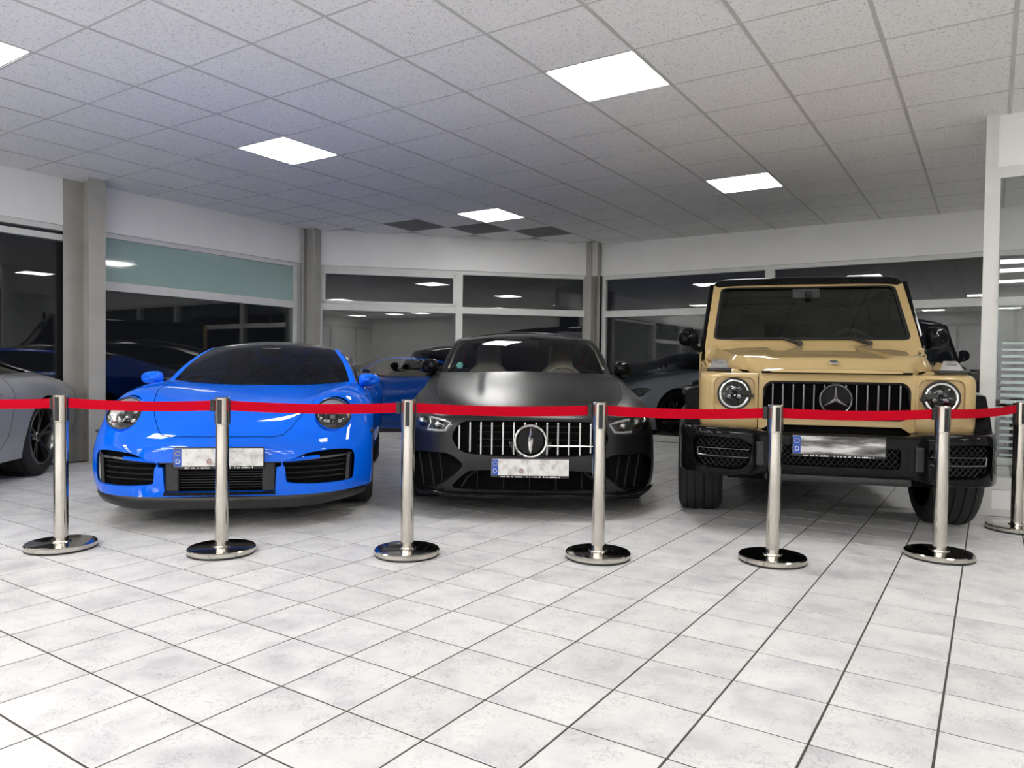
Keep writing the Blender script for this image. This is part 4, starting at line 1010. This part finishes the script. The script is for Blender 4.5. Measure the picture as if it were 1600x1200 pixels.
    greenhouse(dict(base=(.60, 1.012, .735, .84, .99), top=(1.32, 1.335, .66, 1.47, 1.312), bulge=.018, pillar=.05, belt0=(.782, .93, .99), belt1=(.80, 1.6, 1.0),
       rows=[(1.75, 1.418, .665, 1.345, .80, 1.9, 1.008, 'roof'), (2.2, 1.432, .65, 1.352, .795, 2.25, 1.012, 'roof'), (2.6, 1.40, .62, 1.315, .785, 2.6, 1.02, 'roof'), (3.0, 1.315, .58, 1.24, .755, 2.98, 1.03, 'glass'), (3.4, 1.19, .54, 1.14, .70, 3.4, 1.03, 'glass'), (3.75, 1.075, .50, 1.05, .63, 3.75, 1.015, 'deck'), (4.0, .99, .38, .985, .46, 3.98, .99, 'deck')]),
       root, dict(windscreen=car_glass_amg, pillar=P, side_window=car_glass_dark, roof=M_['gloss_black'], rear_window=car_glass_dark, rear_deck=P, quarter_panel=P))
    for sd in (1, -1):
        MB().tube([(sd * .79, .95, 1.003), (sd * .805, 1.6, 1.012), (sd * .80, 2.25, 1.025), (sd * .775, 2.8, 1.05)], .009, 8).build('window_trim', M_['chrome'] if not front_detail else M_['gloss_black'], root, True)
    MB().bbox((-.74, .70, .72), (.74, 1.25, 1.0), .09, axis=0).build('dashboard', int_black, root, True, 60)
    MB().box((-.66, -.70, .17), (.66, 3.7, .36)).build('underbody', M_['void'], root)
    MB().box((-.76, 1.0, .32), (.76, 3.3, .38)).build('cabin_floor', M_['void'], root)
    MB().bbox((-.6, 2.75, .5), (.6, 2.9, 1.0), .05, axis=0).build('rear_bench', seatM, root, True, 60)
    for sd in (1, -1):
        seat(root, sd * .38, 1.62, .45, seatM, .50)
        MB().tube([(sd * .725, .92, 1.03), (sd * .69, 1.30, 1.22), (sd * .635, 1.60, 1.315)], .012, 8).build('pillar_lining', seatM, root, True)
    steering_wheel(root, .38, 1.42, .905, seatM, .17)
    MB().bbox((-.13, 1.27, 1.255), (.13, 1.33, 1.31), .02).build('rear_view_mirror', M_['black'], root, True)
    MB().lathe([(0, -.002), (.028, -.002), (.030, .002)], 24, lambda p: (-.62 + p[0], .90 + p[1] + p[2] * 1.3, 1.06 + p[2]), 1).build('round_sticker', noisy(mat('teal_sticker_' + root.name, rough=.4), (.02, .30, .26), (.25, .5, .46), 30, 2), root, True)
    for sd in (1, -1): mirror(root, sd, sd * .905, .92, 1.045, .085, .10, .075, M_['gloss_black'], M_['gloss_black'], .86, .97)
    for sd in (1, -1):
        wheel(root, sd * .80, 0, .352, .265, .262, M_['dark_chrome'], 5, sd); wheel(root, sd * .80, W, .358, .30, .265, M_['dark_chrome'], 5, sd)
        V = []
        for k in range(13):
            a = math.radians(-15 + 210 * k / 12)
            for x_ in (.62, .925): V.append((sd * x_, -.41 * math.cos(a), .352 + .41 * math.sin(a)))
        obj('wheel_well', V, [(2 * k, 2 * k + 1, 2 * k + 3, 2 * k + 2) for k in range(12)], M_['void'], root)
car_glass_amg = thin_glass('car_glass_clear', (.86, .89, .88), 1.36)
matte = paint('matte_grey_paint', (.024, .024, .025), .34, .75, .35, .32)
car2 = empty('coupe', (FAm[0], FAm[1], 0), FAm[2], cat='car', label='matte dark grey four-door coupe with vertical-slat grille and star ring, middle car')
coupe(car2, matte, M_['gloss_black'], int_beige)

# ------------------------------------------------------------------ beige off-roader
def offroader(root, P):
    gb = M_['gloss_black']
    sm = lambda t: max(0., min(1., t)) ** 2 * (3 - 2 * max(0., min(1., t)))
    ftop = lambda y: 1.03 + .105 * (y + .70) / 1.25
    # front wings -----------------------------------------------------
    plan = [(.462, -.722), (.60, -.722), (.72, -.715), (.785, -.69), (.822, -.62), (.835, -.50), (.84, -.25), (.842, .0), (.845, .30), (.85, .60)]
    def wing_rows():
        rows = []
        for z_, ins in ((.675, .012), (.72, 0.), (.85, 0.), (.96, .0), (1.0, .006)):
            r = []
            for x_, y_ in plan:
                zz = z_ if z_ < .9 else z_ + (ftop(y_) - 1.03)
                r.append((x_ - ins * (1 if x_ > .6 else 0), y_ + ins * (1 if y_ < -.6 else 0), zz))
            rows.append(r)
        for k, (fx, dz) in enumerate(((.02, .0), (.06, .012), (.16, .016), (.26, .018))):
            r = []
            for x_, y_ in plan:
                nx = max(.46, x_ - fx) if x_ > .7 else x_ - fx * .2
                ny = y_ + (fx * .6 if y_ < -.6 else 0)
                r.append((nx if nx > .46 else .46, ny, ftop(max(y_, -.7)) - .012 + dz))
            rows.append(r)
        return rows
    wr = [crs(r, 16) for r in wing_rows()]
    Gd = bsurf(wr, 5, 5, False)
    for sd in (1, -1):
        Gq = Gd.copy(); Gq[..., 0] *= sd
        bm = grid_bm(Gq, False, sd < 0)
        fr = lambda c: c.y < -.55
        # squarish shallow bowl round the lamp, then the lamp opening
        bowl = rrect(.61 - .132, .61 + .128, .765, 1.005, .05); bowl = bowl if sd > 0 else mir(bowl)
        sk = recess(bm, bowl, (0, .028, 0), ok=fr, shrink=.93); sk.free()
        # lamp surround
        ctr = (sd * .608, .893)
        bobj('front_wing', bm, P, root, True, 40)
        mb = MB(); lp = ellipse(ctr[0], ctr[1], .104, .104, 36)
        plate(mb, grow(rrect(.61 - .132, .61 + .128, .765, 1.005, .05) if sd > 0 else mir(rrect(.61 - .132, .61 + .128, .765, 1.005, .05)), -.004), [lp], lambda a, b_: (a, -.694, b_), (0, .012, 0)); sur = mb.build('lamp_surround', P, root)
        T = lambda p: (ctr[0] + p[0], -.70 + p[1], ctr[1] + p[2])
        hl = MB().lathe([(0, .10), (.06, .09), (.098, .03), (.100, .0)], 36, T, 1).build('headlight', bowl_m, root, True, 40)
        rg = MB(); torus(rg, .100, .008, lambda p: T((p[0], -.006, p[1])), 48, 10); rg.build('headlight_rim', M_['black'], hl, True)
        rg = MB(); torus(rg, .089, .008, lambda p: T((p[0], -.006, p[1])), 40, 10, (-165, 165) if sd > 0 else (15, 345)); rg.build('daytime_ring', M_['chrome'], hl, True)
        for a in range(3):
            an = math.radians(90 + a * 120); dx, dz = .036 * math.cos(an), .036 * math.sin(an)
            MB().lathe([(0, -.012), (.014, -.01), (.024, .002), (.027, .012), (.027, .05)], 18, lambda p: T((p[0] + dx, p[1] + .02, p[2] + dz)), 1).build('headlight_module', M_['dark_chrome'], hl, True, 40)
        MB().bbox((ctr[0] - .08, -.675, ctr[1] - .008), (ctr[0] + .08, -.665, ctr[1] + .004), .004).build('headlight_bar', M_['dark_chrome'], hl, True)
        N = 24; V = [T((0, -.022, 0))]; F = []
        for i in range(1, 6):
            for k in range(N): a = 2 * math.pi * k / N; r_ = .098 * i / 5; V.append(T((r_ * math.cos(a), -.022 + .018 * (i / 5) ** 2, r_ * math.sin(a))))
        for k in range(N): F.append((0, 1 + k, 1 + (k + 1) % N))
        for i in range(4):
            for k in range(N): F.append((1 + i * N + k, 1 + i * N + (k + 1) % N, 1 + (i + 1) * N + (k + 1) % N, 1 + (i + 1) * N + k))
        obj('headlight_lens', V, F, lens_m, hl, True)
        MB().lathe([(0, -.004), (.012, -.004), (.012, .004)], 14, lambda p: (sd * .492 + p[0] * .7, -.723 + p[1], .882 + p[2]), 1).build('parking_sensor', M_['black'], root, True)
        # indicator on top of the wing
        y0, y1, x0, x1 = -.56, -.36, .635, .775; zt = ftop(-.46) + .002
        V = []
        for (fx, fz, fy0, fy1) in ((0, 0, 0, 0), (.022, .055, .035, .02), (.034, .072, .06, .03)):
            V += [(sd * (x0 + fx), y0 + fy0, zt + fz), (sd * (x1 - fx), y0 + fy0, zt + fz), (sd * (x1 - fx), y1 - fy1, zt + fz), (sd * (x0 + fx), y1 - fy1, zt + fz)]
        F = [(8, 9, 10, 11)] + [(q + i, q + (i + 1) % 4, q + 4 + (i + 1) % 4, q + 4 + i) for q in (0, 4) for i in range(4)]
        ind = obj('indicator', V, F, M_['chrome'], root, True, 20)
        MB().bbox((sd * (x0 - .012), y0 - .012, zt - .012), (sd * (x1 + .012), y1 + .01, zt + .012), .01).build('indicator_base', M_['black'], ind, True)
        MB().bbox((sd * (x0 + .035), y0 + .028, zt + .02), (sd * (x1 - .035), y0 + .055, zt + .05), .006).build('indicator_lens', M_['dark_chrome'], ind, True)
    # grille panel
    mb = MB(); hole = rrect(-.428, .428, .748, .980, .062, 8)
    out = [(-.457, .676), (-.425, .676), (-.405, .690), (-.38, .705), (.38, .705), (.405, .690), (.425, .676), (.457, .676), (.457, .85), (.457, 1.0), (.457, 1.035), (.2, 1.035), (-.2, 1.035), (-.457, 1.035), (-.457, 1.0), (-.457, .85)]
    plate(mb, out, [hole], lambda a, b_: (a, -.738 + .02 * max(0, (b_ - 1.0) / .035) ** 2, b_), (0, .05, 0)); gp = mb.build('grille_panel', P, root)
    mb = MB(); hole2 = rrect(-.418, .418, .758, .970, .055, 8); plate(mb, rrect(-.432, .432, .744, .984, .065, 8), [hole2], lambda a, b_: (a, -.744, b_), (0, .03, 0)); gr = mb.build('grille', gb, root)
    MB().box((-.43, -.700, .745), (.43, -.690, .985)).build('grille_back', M_['void'], gr)
    for k in range(13):
        x_ = -.372 + k * .062
        MB().bbox((x_ - .0065, -.748, .762), (x_ + .0065, -.715, .966), .005).build('grille_slat', M_['dark_chrome' if k == 6 else 'slatg'], gr, True)
    for z_ in (.80, .845, .89, .93): MB().box((-.41, -.712, z_), (.41, -.704, z_ + .006)).build('grille_bar', M_['void'], gr)
    MB().lathe([(0, -.012), (.085, -.012), (.094, -.004), (.095, .02)], 40, lambda p: (p[0], -.755 + p[1], .872 + p[2]), 1).build('star_plate', M_['gloss_black'], gr, True, 40)
    mb = MB(); star(mb, .092, lambda p: (p[0], -.772 + p[1], .872 + p[2]), wide=.012, rr=.006); mb.build('star_emblem', M_['dark_chrome'], gr, True, 30)
    MB().bbox((-.02, -.762, .955), (.02, -.745, .972), .004).build('front_camera', M_['black'], gr, True)
    # bonnet -----------------------------------------------------------
    NX, NY = 57, 50; V = []; F = []
    for j in range(NY):
        t = j / (NY - 1); y_ = -.752 + 1.30 * t
        hw = .455 + .165 * sm((y_ + .76) / .40) + .185 * max(0, (y_ + .55) / 1.10)
        ztc = 1.060 + .062 * sm((y_ + .75) / .22) + .128 * max(0, (y_ + .72)) / 1.27
        for i in range(NX):
            s_ = -1 + 2 * i / (NX - 1); x_ = hw * s_; a = abs(s_)
            z_ = ztc - .012 * a * a
            # raised flanks with a dished middle
            e0 = sm((y_ + .58) / .12); xi = abs(x_) 
            z_ += .014 * e0 * sm((xi - (.36 - .10 * t)) / .07) * (1 - .3 * sm((xi - .5) / .2))
            z_ -= (.06 + .03 * t) * sm((a - .93) / .07) if a > .93 else 0
            V.append((x_, y_ + .06 * (a ** 6) * (1 - t), z_))
    for j in range(NY - 1):
        for i in range(NX - 1): q = j * NX + i; F.append((q, q + 1, q + NX + 1, q + NX))
    # front and side skirts of the bonnet
    o = len(V)
    per = [(j * NX) for j in range(NY - 1, -1, -1)] + list(range(1, NX)) + [j * NX + NX - 1 for j in range(1, NY)]
    for q in per:
        x_, y_, z_ = V[q]; front_ = q < NX
        V.append((x_ * 1.004, y_ - (.006 if front_ else 0), (1.039 if y_ < -.70 else ftop(y_) + .006)))
    for k in range(len(per) - 1): F.append((per[k], per[k + 1], o + k + 1, o + k))
    obj('bonnet', V, F, P, root, True, 50)
    T = lambda p: (p[0], -.665 + p[1] * .5 + p[2] * .8, 1.108 + p[2] * .35 - p[1] * .8)
    bd = MB().lathe([(0, -.004), (.026, -.004), (.030, .0)], 28, T, 1).build('bonnet_badge', M_['silver'], root, True)
    mb = MB(); star(mb, .020, lambda p: T((p[0], p[1] - .006, p[2])), wide=.003, rr=.002); mb.build('badge_star', M_['dark_chrome'], bd, True)
    MB().box((-.44, -.735, 1.032), (.44, -.55, 1.046)).build('bonnet_seal', M_['void'], root)
    MB().box((-.62, -.68, .45), (.62, .5, 1.02)).build('engine_bay', M_['void'], root)
    # cowl and windscreen frame ------------------------------------------
    yb, zb, yt, zt_ = .58, 1.235, .98, 1.808
    fn = lambda a, b_: (a, yb + (yt - yb) * b_, zb + (zt_ - zb) * b_)
    outer = [(-.815, -.02), (.815, -.02), (.797, .3), (.752, .96), (.735, 1.0), (-.735, 1.0), (-.752, .96), (-.797, .3)]
    gls = smooth_loop([(-.752, .115), (.752, .115), (.692, .935), (-.692, .935)], 0)
    def roundq(p, r=.05):
        o = []
        for i in range(4):
            a, b_, c = Vector(p[i - 1]), Vector(p[i]), Vector(p[(i + 1) % 4]); d1 = (a - b_).normalized() * r; d2 = (c - b_).normalized() * r
            for k in range(6): t = k / 5; o.append(tuple((b_ + d1) * (1 - t) ** 2 + b_ * 2 * t * (1 - t) + (b_ + d2) * t * t))
        return o
    gls = roundq(gls, .07)
    mb = MB(); plate(mb, outer, [gls], fn, (0, .05, .0)); wf = mb.build('windscreen_frame', P, root)
    mb = MB(); plate(mb, grow(gls, .004), [grow(gls, -.022)], lambda a, b_: tuple(Vector(fn(a, b_)) + Vector((0, .003, 0))), (0, .03, 0)); mb.build('windscreen_seal', M_['black'], root)
    mb = MB(); plate(mb, grow(gls, -.004), [], lambda a, b_: tuple(Vector(fn(a, b_)) + Vector((0, .018, 0))), (0, .006, 0)); mb.build('windscreen', car_glass_g, root)
    MB().bbox((-.812, .50, 1.06), (.812, .62, 1.236), .012, axis=0).build('cowl', P, root, True, 50)
    for x_ in (-.40, .40): MB().bbox((x_ - .045, .515, 1.226), (x_ + .045, .53, 1.238), .004).build('washer_jet', M_['black'], root, True)
    for x0, dx in ((-.075, -.40), (.44, -.42)):
        a = Vector(fn(x0, .03)) + Vector((0, -.02, .02)); b_ = Vector(fn(x0 - .15, .155)) + Vector((0, -.02, 0)); c = Vector(fn(x0 + dx - .12, .135)) + Vector((0, -.022, 0)); d = Vector(fn(x0 + .05, .14)) + Vector((0, -.022, 0))
        wp = MB().tube([a, b_], [.014, .008], 8).build('wiper', M_['black'], root, True); MB().tube([c, d], .008, 6).build('wiper_blade', M_['black'], wp, True)
        MB().lathe([(0, -.02), (.022, -.018), (.024, .02)], 16, lambda p: (a.x + p[0], a.y + .01 + p[1], a.z + p[2]), 1).build('wiper_pivot', M_['black'], wp, True)
    # body tub, sides ------------------------------------------------------
    for sd in (1, -1):
        for nm, a, b_ in (('door', .60, 1.62), ('door', 1.635, 2.50), ('rear_quarter', 2.515, 3.62)):
            V = []; F = []; ys = [a, a + .01, b_ - .01, b_]
            zs_ = [.48, .50, .85, .88, 1.18, 1.22]; xs_ = [.83, .845, .85, .86, .855, .835]
            for y_, ins in ((a, .012), (a + .012, 0), (b_ - .012, 0), (b_, .012)):
                for z_, x_ in zip(zs_, xs_): V.append((sd * (x_ - ins), y_, z_))
            for i in range(3):
                for j in range(5): F.append((i * 6 + j, i * 6 + j + 1, i * 6 + 7 + j, i * 6 + 6 + j))
            d = obj(nm, V, F, P, root, True, 30)
            if nm == 'door':
                MB().bbox((sd * .87 - .012, b_ - .20, 1.05), (sd * .87 + .014, b_ - .06, 1.085), .01).build('door_handle', gb, d, True)
            # upper frame and window
            def fs(s_, z_, sd=sd): k = (z_ - 1.22) / .58; return (sd * (.835 - .05 * k), s_, z_)
            y0 = a + .0; y1 = b_; lean = .36 if a < .61 else 0
            ou = [(y0, 1.22), (y1, 1.22), (y1, 1.80), (y0 + lean, 1.80)]; ho = [(y0 + .05 + lean * .1, 1.265), (y1 - .05, 1.265), (y1 - .05, 1.75), (y0 + .05 + lean * .86, 1.75)]
            mb = MB(); plate(mb, ou, [roundq(ho, .04)], fs, (-sd * .03, 0, 0)); mb.build('window_frame', gb, d)
            mb = MB(); plate(mb, grow(roundq(ho, .04), .01), [], lambda s_, z_: tuple(Vector(fs(s_, z_)) - Vector((sd * .012, 0, 0))), (-sd * .005, 0, 0)); mb.build('side_window', car_glass_dark, d)
        MB().bbox((sd * .845, .62, .86), (sd * .872, 3.6, .92), .008).build('side_strip', M_['black'], root, True)
        MB().bbox((sd * .70, .62, .40), (sd * .90, 2.2, .47), .02, axis=1).build('side_step', M_['black'], root, True)
        # gutter + black A-pillar strip
        MB().tube([(sd * .835, .60, 1.20), (sd * .80, .80, 1.50), (sd * .768, 1.0, 1.79)], .022, 8).build('pillar_strip', gb, root, True)
        for cy in (0, 2.89):
            # squared wheel arch flare
            pa = [(-.66, .46), (-.60, .68), (-.50, .86), (-.38, .93), (.38, .93), (.52, .86), (.62, .66), (.66, .46)]; pi_ = [(-.55, .46), (-.505, .66), (-.42, .80), (-.33, .855), (.33, .855), (.44, .79), (.52, .64), (.55, .46)]
            po = crs([(0, y_, z_) for y_, z_ in pa], 28); pn = crs([(0, y_, z_) for y_, z_ in pi_], 28)
            V = []
            for q in range(28):
                oy, oz = po[q][1] + cy, po[q][2]; iy, iz = pn[q][1] + cy, pn[q][2]
                kx = -.035 * sm((cy - .15 - (po[q][1] + cy)) / .3) if cy == 0 else 0
                V += [(sd * .80, oy, oz), (sd * (.935 + kx), oy, oz - .01), (sd * (.962 + kx), oy * .9 + iy * .1, oz * .85 + iz * .15 - .005), (sd * (.965 + kx), oy * .3 + iy * .7, oz * .3 + iz * .7), (sd * (.955 + kx), iy, iz), (sd * .78, iy, iz)]
            F = [(6 * q + k, 6 * q + k + 1, 6 * q + 7 + k, 6 * q + 6 + k) for q in range(27) for k in range(5)] + [(0, 5, 4, 3, 2, 1), tuple(27 * 6 + k for k in range(6))]
            obj('wheel_flare', V, F, gb, root, True, 40)
            V = []
            for q in range(28): V += [(sd * .60, pn[q][1] + cy, pn[q][2] + .01), (sd * .86, pn[q][1] + cy, pn[q][2] + .01)]
            obj('wheel_well', V, [(2 * q, 2 * q + 1, 2 * q + 3, 2 * q + 2) for q in range(27)], M_['void'], root)
    MB().bbox((-.845, 3.6, .48), (.845, 3.66, 1.80), .03).build('tailgate', P, root, True, 40)
    MB().lathe([(0, 0), (.36, 0), (.38, .03), (.38, .2), (.3, .26), (0, .27)], 40, lambda p: (p[0] * 1, 3.66 + p[1], 1.05 + p[2]), 1).build('spare_wheel_cover', gb, root, True, 40)
    MB().bbox((-.9, 3.62, .45), (.9, 3.78, .66), .03).build('rear_bumper', gb, root, True, 40)
    for sd in (1, -1): MB().bbox((sd * .62, 3.76, .52), (sd * .82, 3.79, .60), .01).build('tail_light', tail_red, root, True)
    # roof
    rr = []
    for y_, dz in ((.955, -.045), (.975, .0), (1.05, .028), (1.6, .045), (2.6, .045), (3.5, .032), (3.64, .01), (3.66, -.045)):
        rr.append(crs([(0, y_, 1.835 + dz), (.45, y_, 1.832 + dz), (.68, y_, 1.822 + dz), (.755, y_, 1.80 + min(dz, .02)), (.78, y_, 1.765 + min(dz, 0) * .2)], 9))
    bobj('roof', grid_bm(bsurf(rr, 4, 4, True), True, True), gb, root, True, None)
    for sd in (1, -1): MB().tube([(sd * .775, .98, 1.78), (sd * .792, 1.6, 1.79), (sd * .792, 3.62, 1.79)], .016, 8).build('roof_gutter', gb, root, True)
    # front bumper ---------------------------------------------------------
    bp_ = [(0, -.885), (.40, -.885), (.50, -.888), (.70, -.875), (.83, -.83), (.905, -.73), (.945, -.60), (.955, -.48)]
    def brow(z_, ins=0., zo=None):
        r = []
        for x_, y_ in bp_:
            zz = z_ if zo is None else (z_ + (zo - z_) * sm((x_ - .42) / .14))
            r.append((max(0, x_ - ins * (x_ > .4) * .6), y_ + ins, zz))
        return crs(r, 18)
    brs = [brow(.415, .07, .385), brow(.408, .02, .375), brow(.425, .0, .392), brow(.50), brow(.58), brow(.635, .0), brow(.655, .008, .668), brow(.663, .03, .684), brow(.662, .12, .686), brow(.655, .19, .684)]
    Gd = bsurf(brs, 5, 5, True); bm = grid_bm(Gd, True, False)
    sidei = smooth_loop([(.495, .610), (.83, .628), (.865, .60), (.855, .47), (.80, .425), (.575, .412), (.51, .46)], 1)
    fr = lambda c: c.y < -.5
    for sd in (1, -1):
        p = sidei if sd > 0 else mir(sidei)
        recess(bm, dense(p, .06), (0, .07, 0), ok=lambda c: c.y < -.6, shrink=.95).free()
    mid = rrect(-.352, .352, .462, .588, .025, 4); recess(bm, dense(mid, .08), (0, .06, 0), ok=fr).free()
    bobj('front_bumper', bm, gb, root, True, 45)
    def net(x0, x1, z0, z1, yfn, nm, parent, poly=None):
        mb = MB(); dx, dz = .034, .020; j = 0; z_ = z0
        while z_ < z1:
            x_ = x0 + (dx / 2 if j % 2 else 0)
            while x_ < x1:
                for sx in (1, -1):
                    a = (x_, z_); b_ = (x_ + sx * dx / 2, z_ + dz)
                    if poly and not (inside(a, poly) and inside(b_, poly)): continue
                    w_ = .0022; ya, yb_ = yfn(a[0]), yfn(b_[0])
                    mb.add([(a[0] - w_, ya, a[1]), (a[0] + w_, ya, a[1]), (b_[0] + w_, yb_, b_[1]), (b_[0] - w_, yb_, b_[1]), (a[0] - w_, ya + .006, a[1]), (a[0] + w_, ya + .006, a[1]), (b_[0] + w_, yb_ + .006, b_[1]), (b_[0] - w_, yb_ + .006, b_[1])], [(0, 1, 2, 3), (4, 7, 6, 5), (0, 4, 5, 1), (3, 2, 6, 7), (0, 3, 7, 4), (1, 5, 6, 2)])
                x_ += dx
            z_ += dz; j += 1
        return mb.build(nm, net_m, parent, kind='stuff')
    yb2 = lambda x_: float(np.interp(abs(x_), [0, .5, .70, .83, .9], [-.885, -.888, -.875, -.83, -.74]))
    ci = obj('centre_intake', [(-.37, -.80, .45), (.37, -.80, .45), (.37, -.80, .60), (-.37, -.80, .60)], [(0, 1, 2, 3)], M_['void'], root)
    net(-.35, .35, .465, .585, lambda x_: -.848, 'intake_mesh', ci)
    for sd in (1, -1):
        V = []
        for x_ in (.46, .6, .72, .82, .89):
            for z_ in (.40, .65): V.append((sd * x_, yb2(x_) + .11, z_))
        si = obj('side_intake', V, [(2 * i, 2 * i + 1, 2 * i + 3, 2 * i + 2) for i in range(4)], M_['void'], root, True)
        pl = sidei if sd > 0 else mir(sidei)
        net(-.9 if sd < 0 else .48, -.48 if sd < 0 else .9, .41, .63, lambda x_: yb2(x_) + .05, 'intake_mesh', si, pl)
        for z_ in (.495, .545): MB().tube([(sd * x_, yb2(x_) + .03, z_ + (.545 - z_) * 0 + .008 * (x_ - .5)) for x_ in (.515, .62, .72, .80, .825)], .006, 6).build('intake_blade', M_['dark_chrome'], si, True)
        MB().tube([(sd * .828, yb2(.828) + .03, .497), (sd * .832, yb2(.832) + .028, .547)], .006, 6).build('intake_blade', M_['dark_chrome'], si, True)
        MB().bbox((sd * .425, -.905, .455), (sd * .475, -.88, .60), .01).build('bumper_horn', M_['black'], root, True)
    number_plate(root, -.912, .592, smudged=True)
    MB().bbox((-.42, -.86, .355), (.42, -.80, .412), .02, axis=0).build('skid_plate', M_['black'], root, True, 40)
    MB().box((-.64, -.70, .34), (.64, 3.6, .50)).build('underbody', M_['void'], root)
    MB().tube([(-.7, 0, .33), (.7, 0, .33)], .05, 10).build('front_axle', M_['black'], root, True)
    # cabin
    MB().bbox((-.76, .70, .95), (.76, 1.05, 1.275), .06, axis=0).build('dashboard', int_black, root, True, 60)
    MB().box((-.80, .62, .50), (.80, 3.6, .56)).build('cabin_floor', M_['void'], root)
    MB().box((-.78, 2.55, .56), (.78, 2.6, 1.55)).build('rear_bench', int_black, root)
    for sd in (1, -1): seat(root, sd * .40, 1.50, .72, int_black)
    steering_wheel(root, .385, 1.05, 1.235, int_grey, .185, .35)
    MB().bbox((-.11, .90, 1.66), (.11, .97, 1.75), .02).build('rear_view_mirror', M_['black'], root, True)
    MB().lathe([(0, -.03), (.02, -.02), (.03, 0), (.02, .03)], 12, lambda p: (.02 + p[0], .885 + p[1], 1.69 + p[2]), 2).build('windscreen_sensor', slat_m, root, True)
    for sd in (1, -1): mirror(root, sd, sd * .955, .74, 1.325, .088, .085, .088, gb, gb, .83, 1.22)
    for sd in (1, -1):
        for cy in (0, 2.89): wheel(root, sd * .82, cy, .395, .30, .285, M_['dark_chrome'], 5, sd)
net_m = noisy(mat('intake_net', rough=.6), (.006, .006, .006), (.010, .010, .010), 20, 2)
car_glass_g = thin_glass('car_glass_green', (.55, .60, .58), 1.42)
int_grey = noisy(mat('cabin_grey', rough=.5), (.06, .06, .06), (.09, .09, .09), 20, 2)
beige = paint('sand_beige_paint', (.46, .335, .158), .4, 0., .9, .03, .03, 0.)
car3 = empty('off_road_car', (FGw[0], FGw[1], 0), FGw[2], cat='car', label='boxy sand beige off-roader with round headlights and black bumper, tallest car')
offroader(car3, beige)

# ------------------------------------------------------------------ further cars
def recolour(root, table):
    for o in [root] + list(root.children_recursive):
        if o.type != 'MESH': continue
        for s_ in o.material_slots:
            k = s_.material.name
            if k in table: s_.link = 'OBJECT'; s_.material = table[k]
silver_p = paint('silver_grey_paint', (.32, .325, .34), .35, .25, 1., .03, .03)
c4 = copy_tree(car1); c4.location = (-4.73, 4.10, 0); c4.rotation_euler = (0, 0, .2)
recolour(c4, {blue.name: silver_p, M_['dark_chrome'].name: M_['slatg'], 'carbon_roof': silver_p})
tag(c4, 'silver grey coupe cut by the left edge, only its rear wheel and fender showing', 'car')
blue2 = paint('royal_blue_paint', (.003, .13, .80), .4, 0., .8, .03, .03, 0.)
c5 = copy_tree(car1); c5.location = (-3.27, 11.72, gz); c5.rotation_euler = (0, 0, math.radians(-77.5)); c5.scale = (1, 1, 1.1)
recolour(c5, {blue.name: blue2})
tag(c5, 'blue car parked outside, seen side-on through the middle window', 'car')
grey2 = paint('pale_grey_paint', (.58, .61, .68), .4, .1, .8, .03, .03)
c6 = copy_tree(car2); c6.location = (2.35, 12.75, gz); c6.rotation_euler = (0, 0, math.radians(-70)); c6.scale = (1.08, 1.08, 1.18)
recolour(c6, {matte.name: grey2})
tag(c6, 'pale grey car parked outside, seen through the window between coupe and off-roader', 'car')
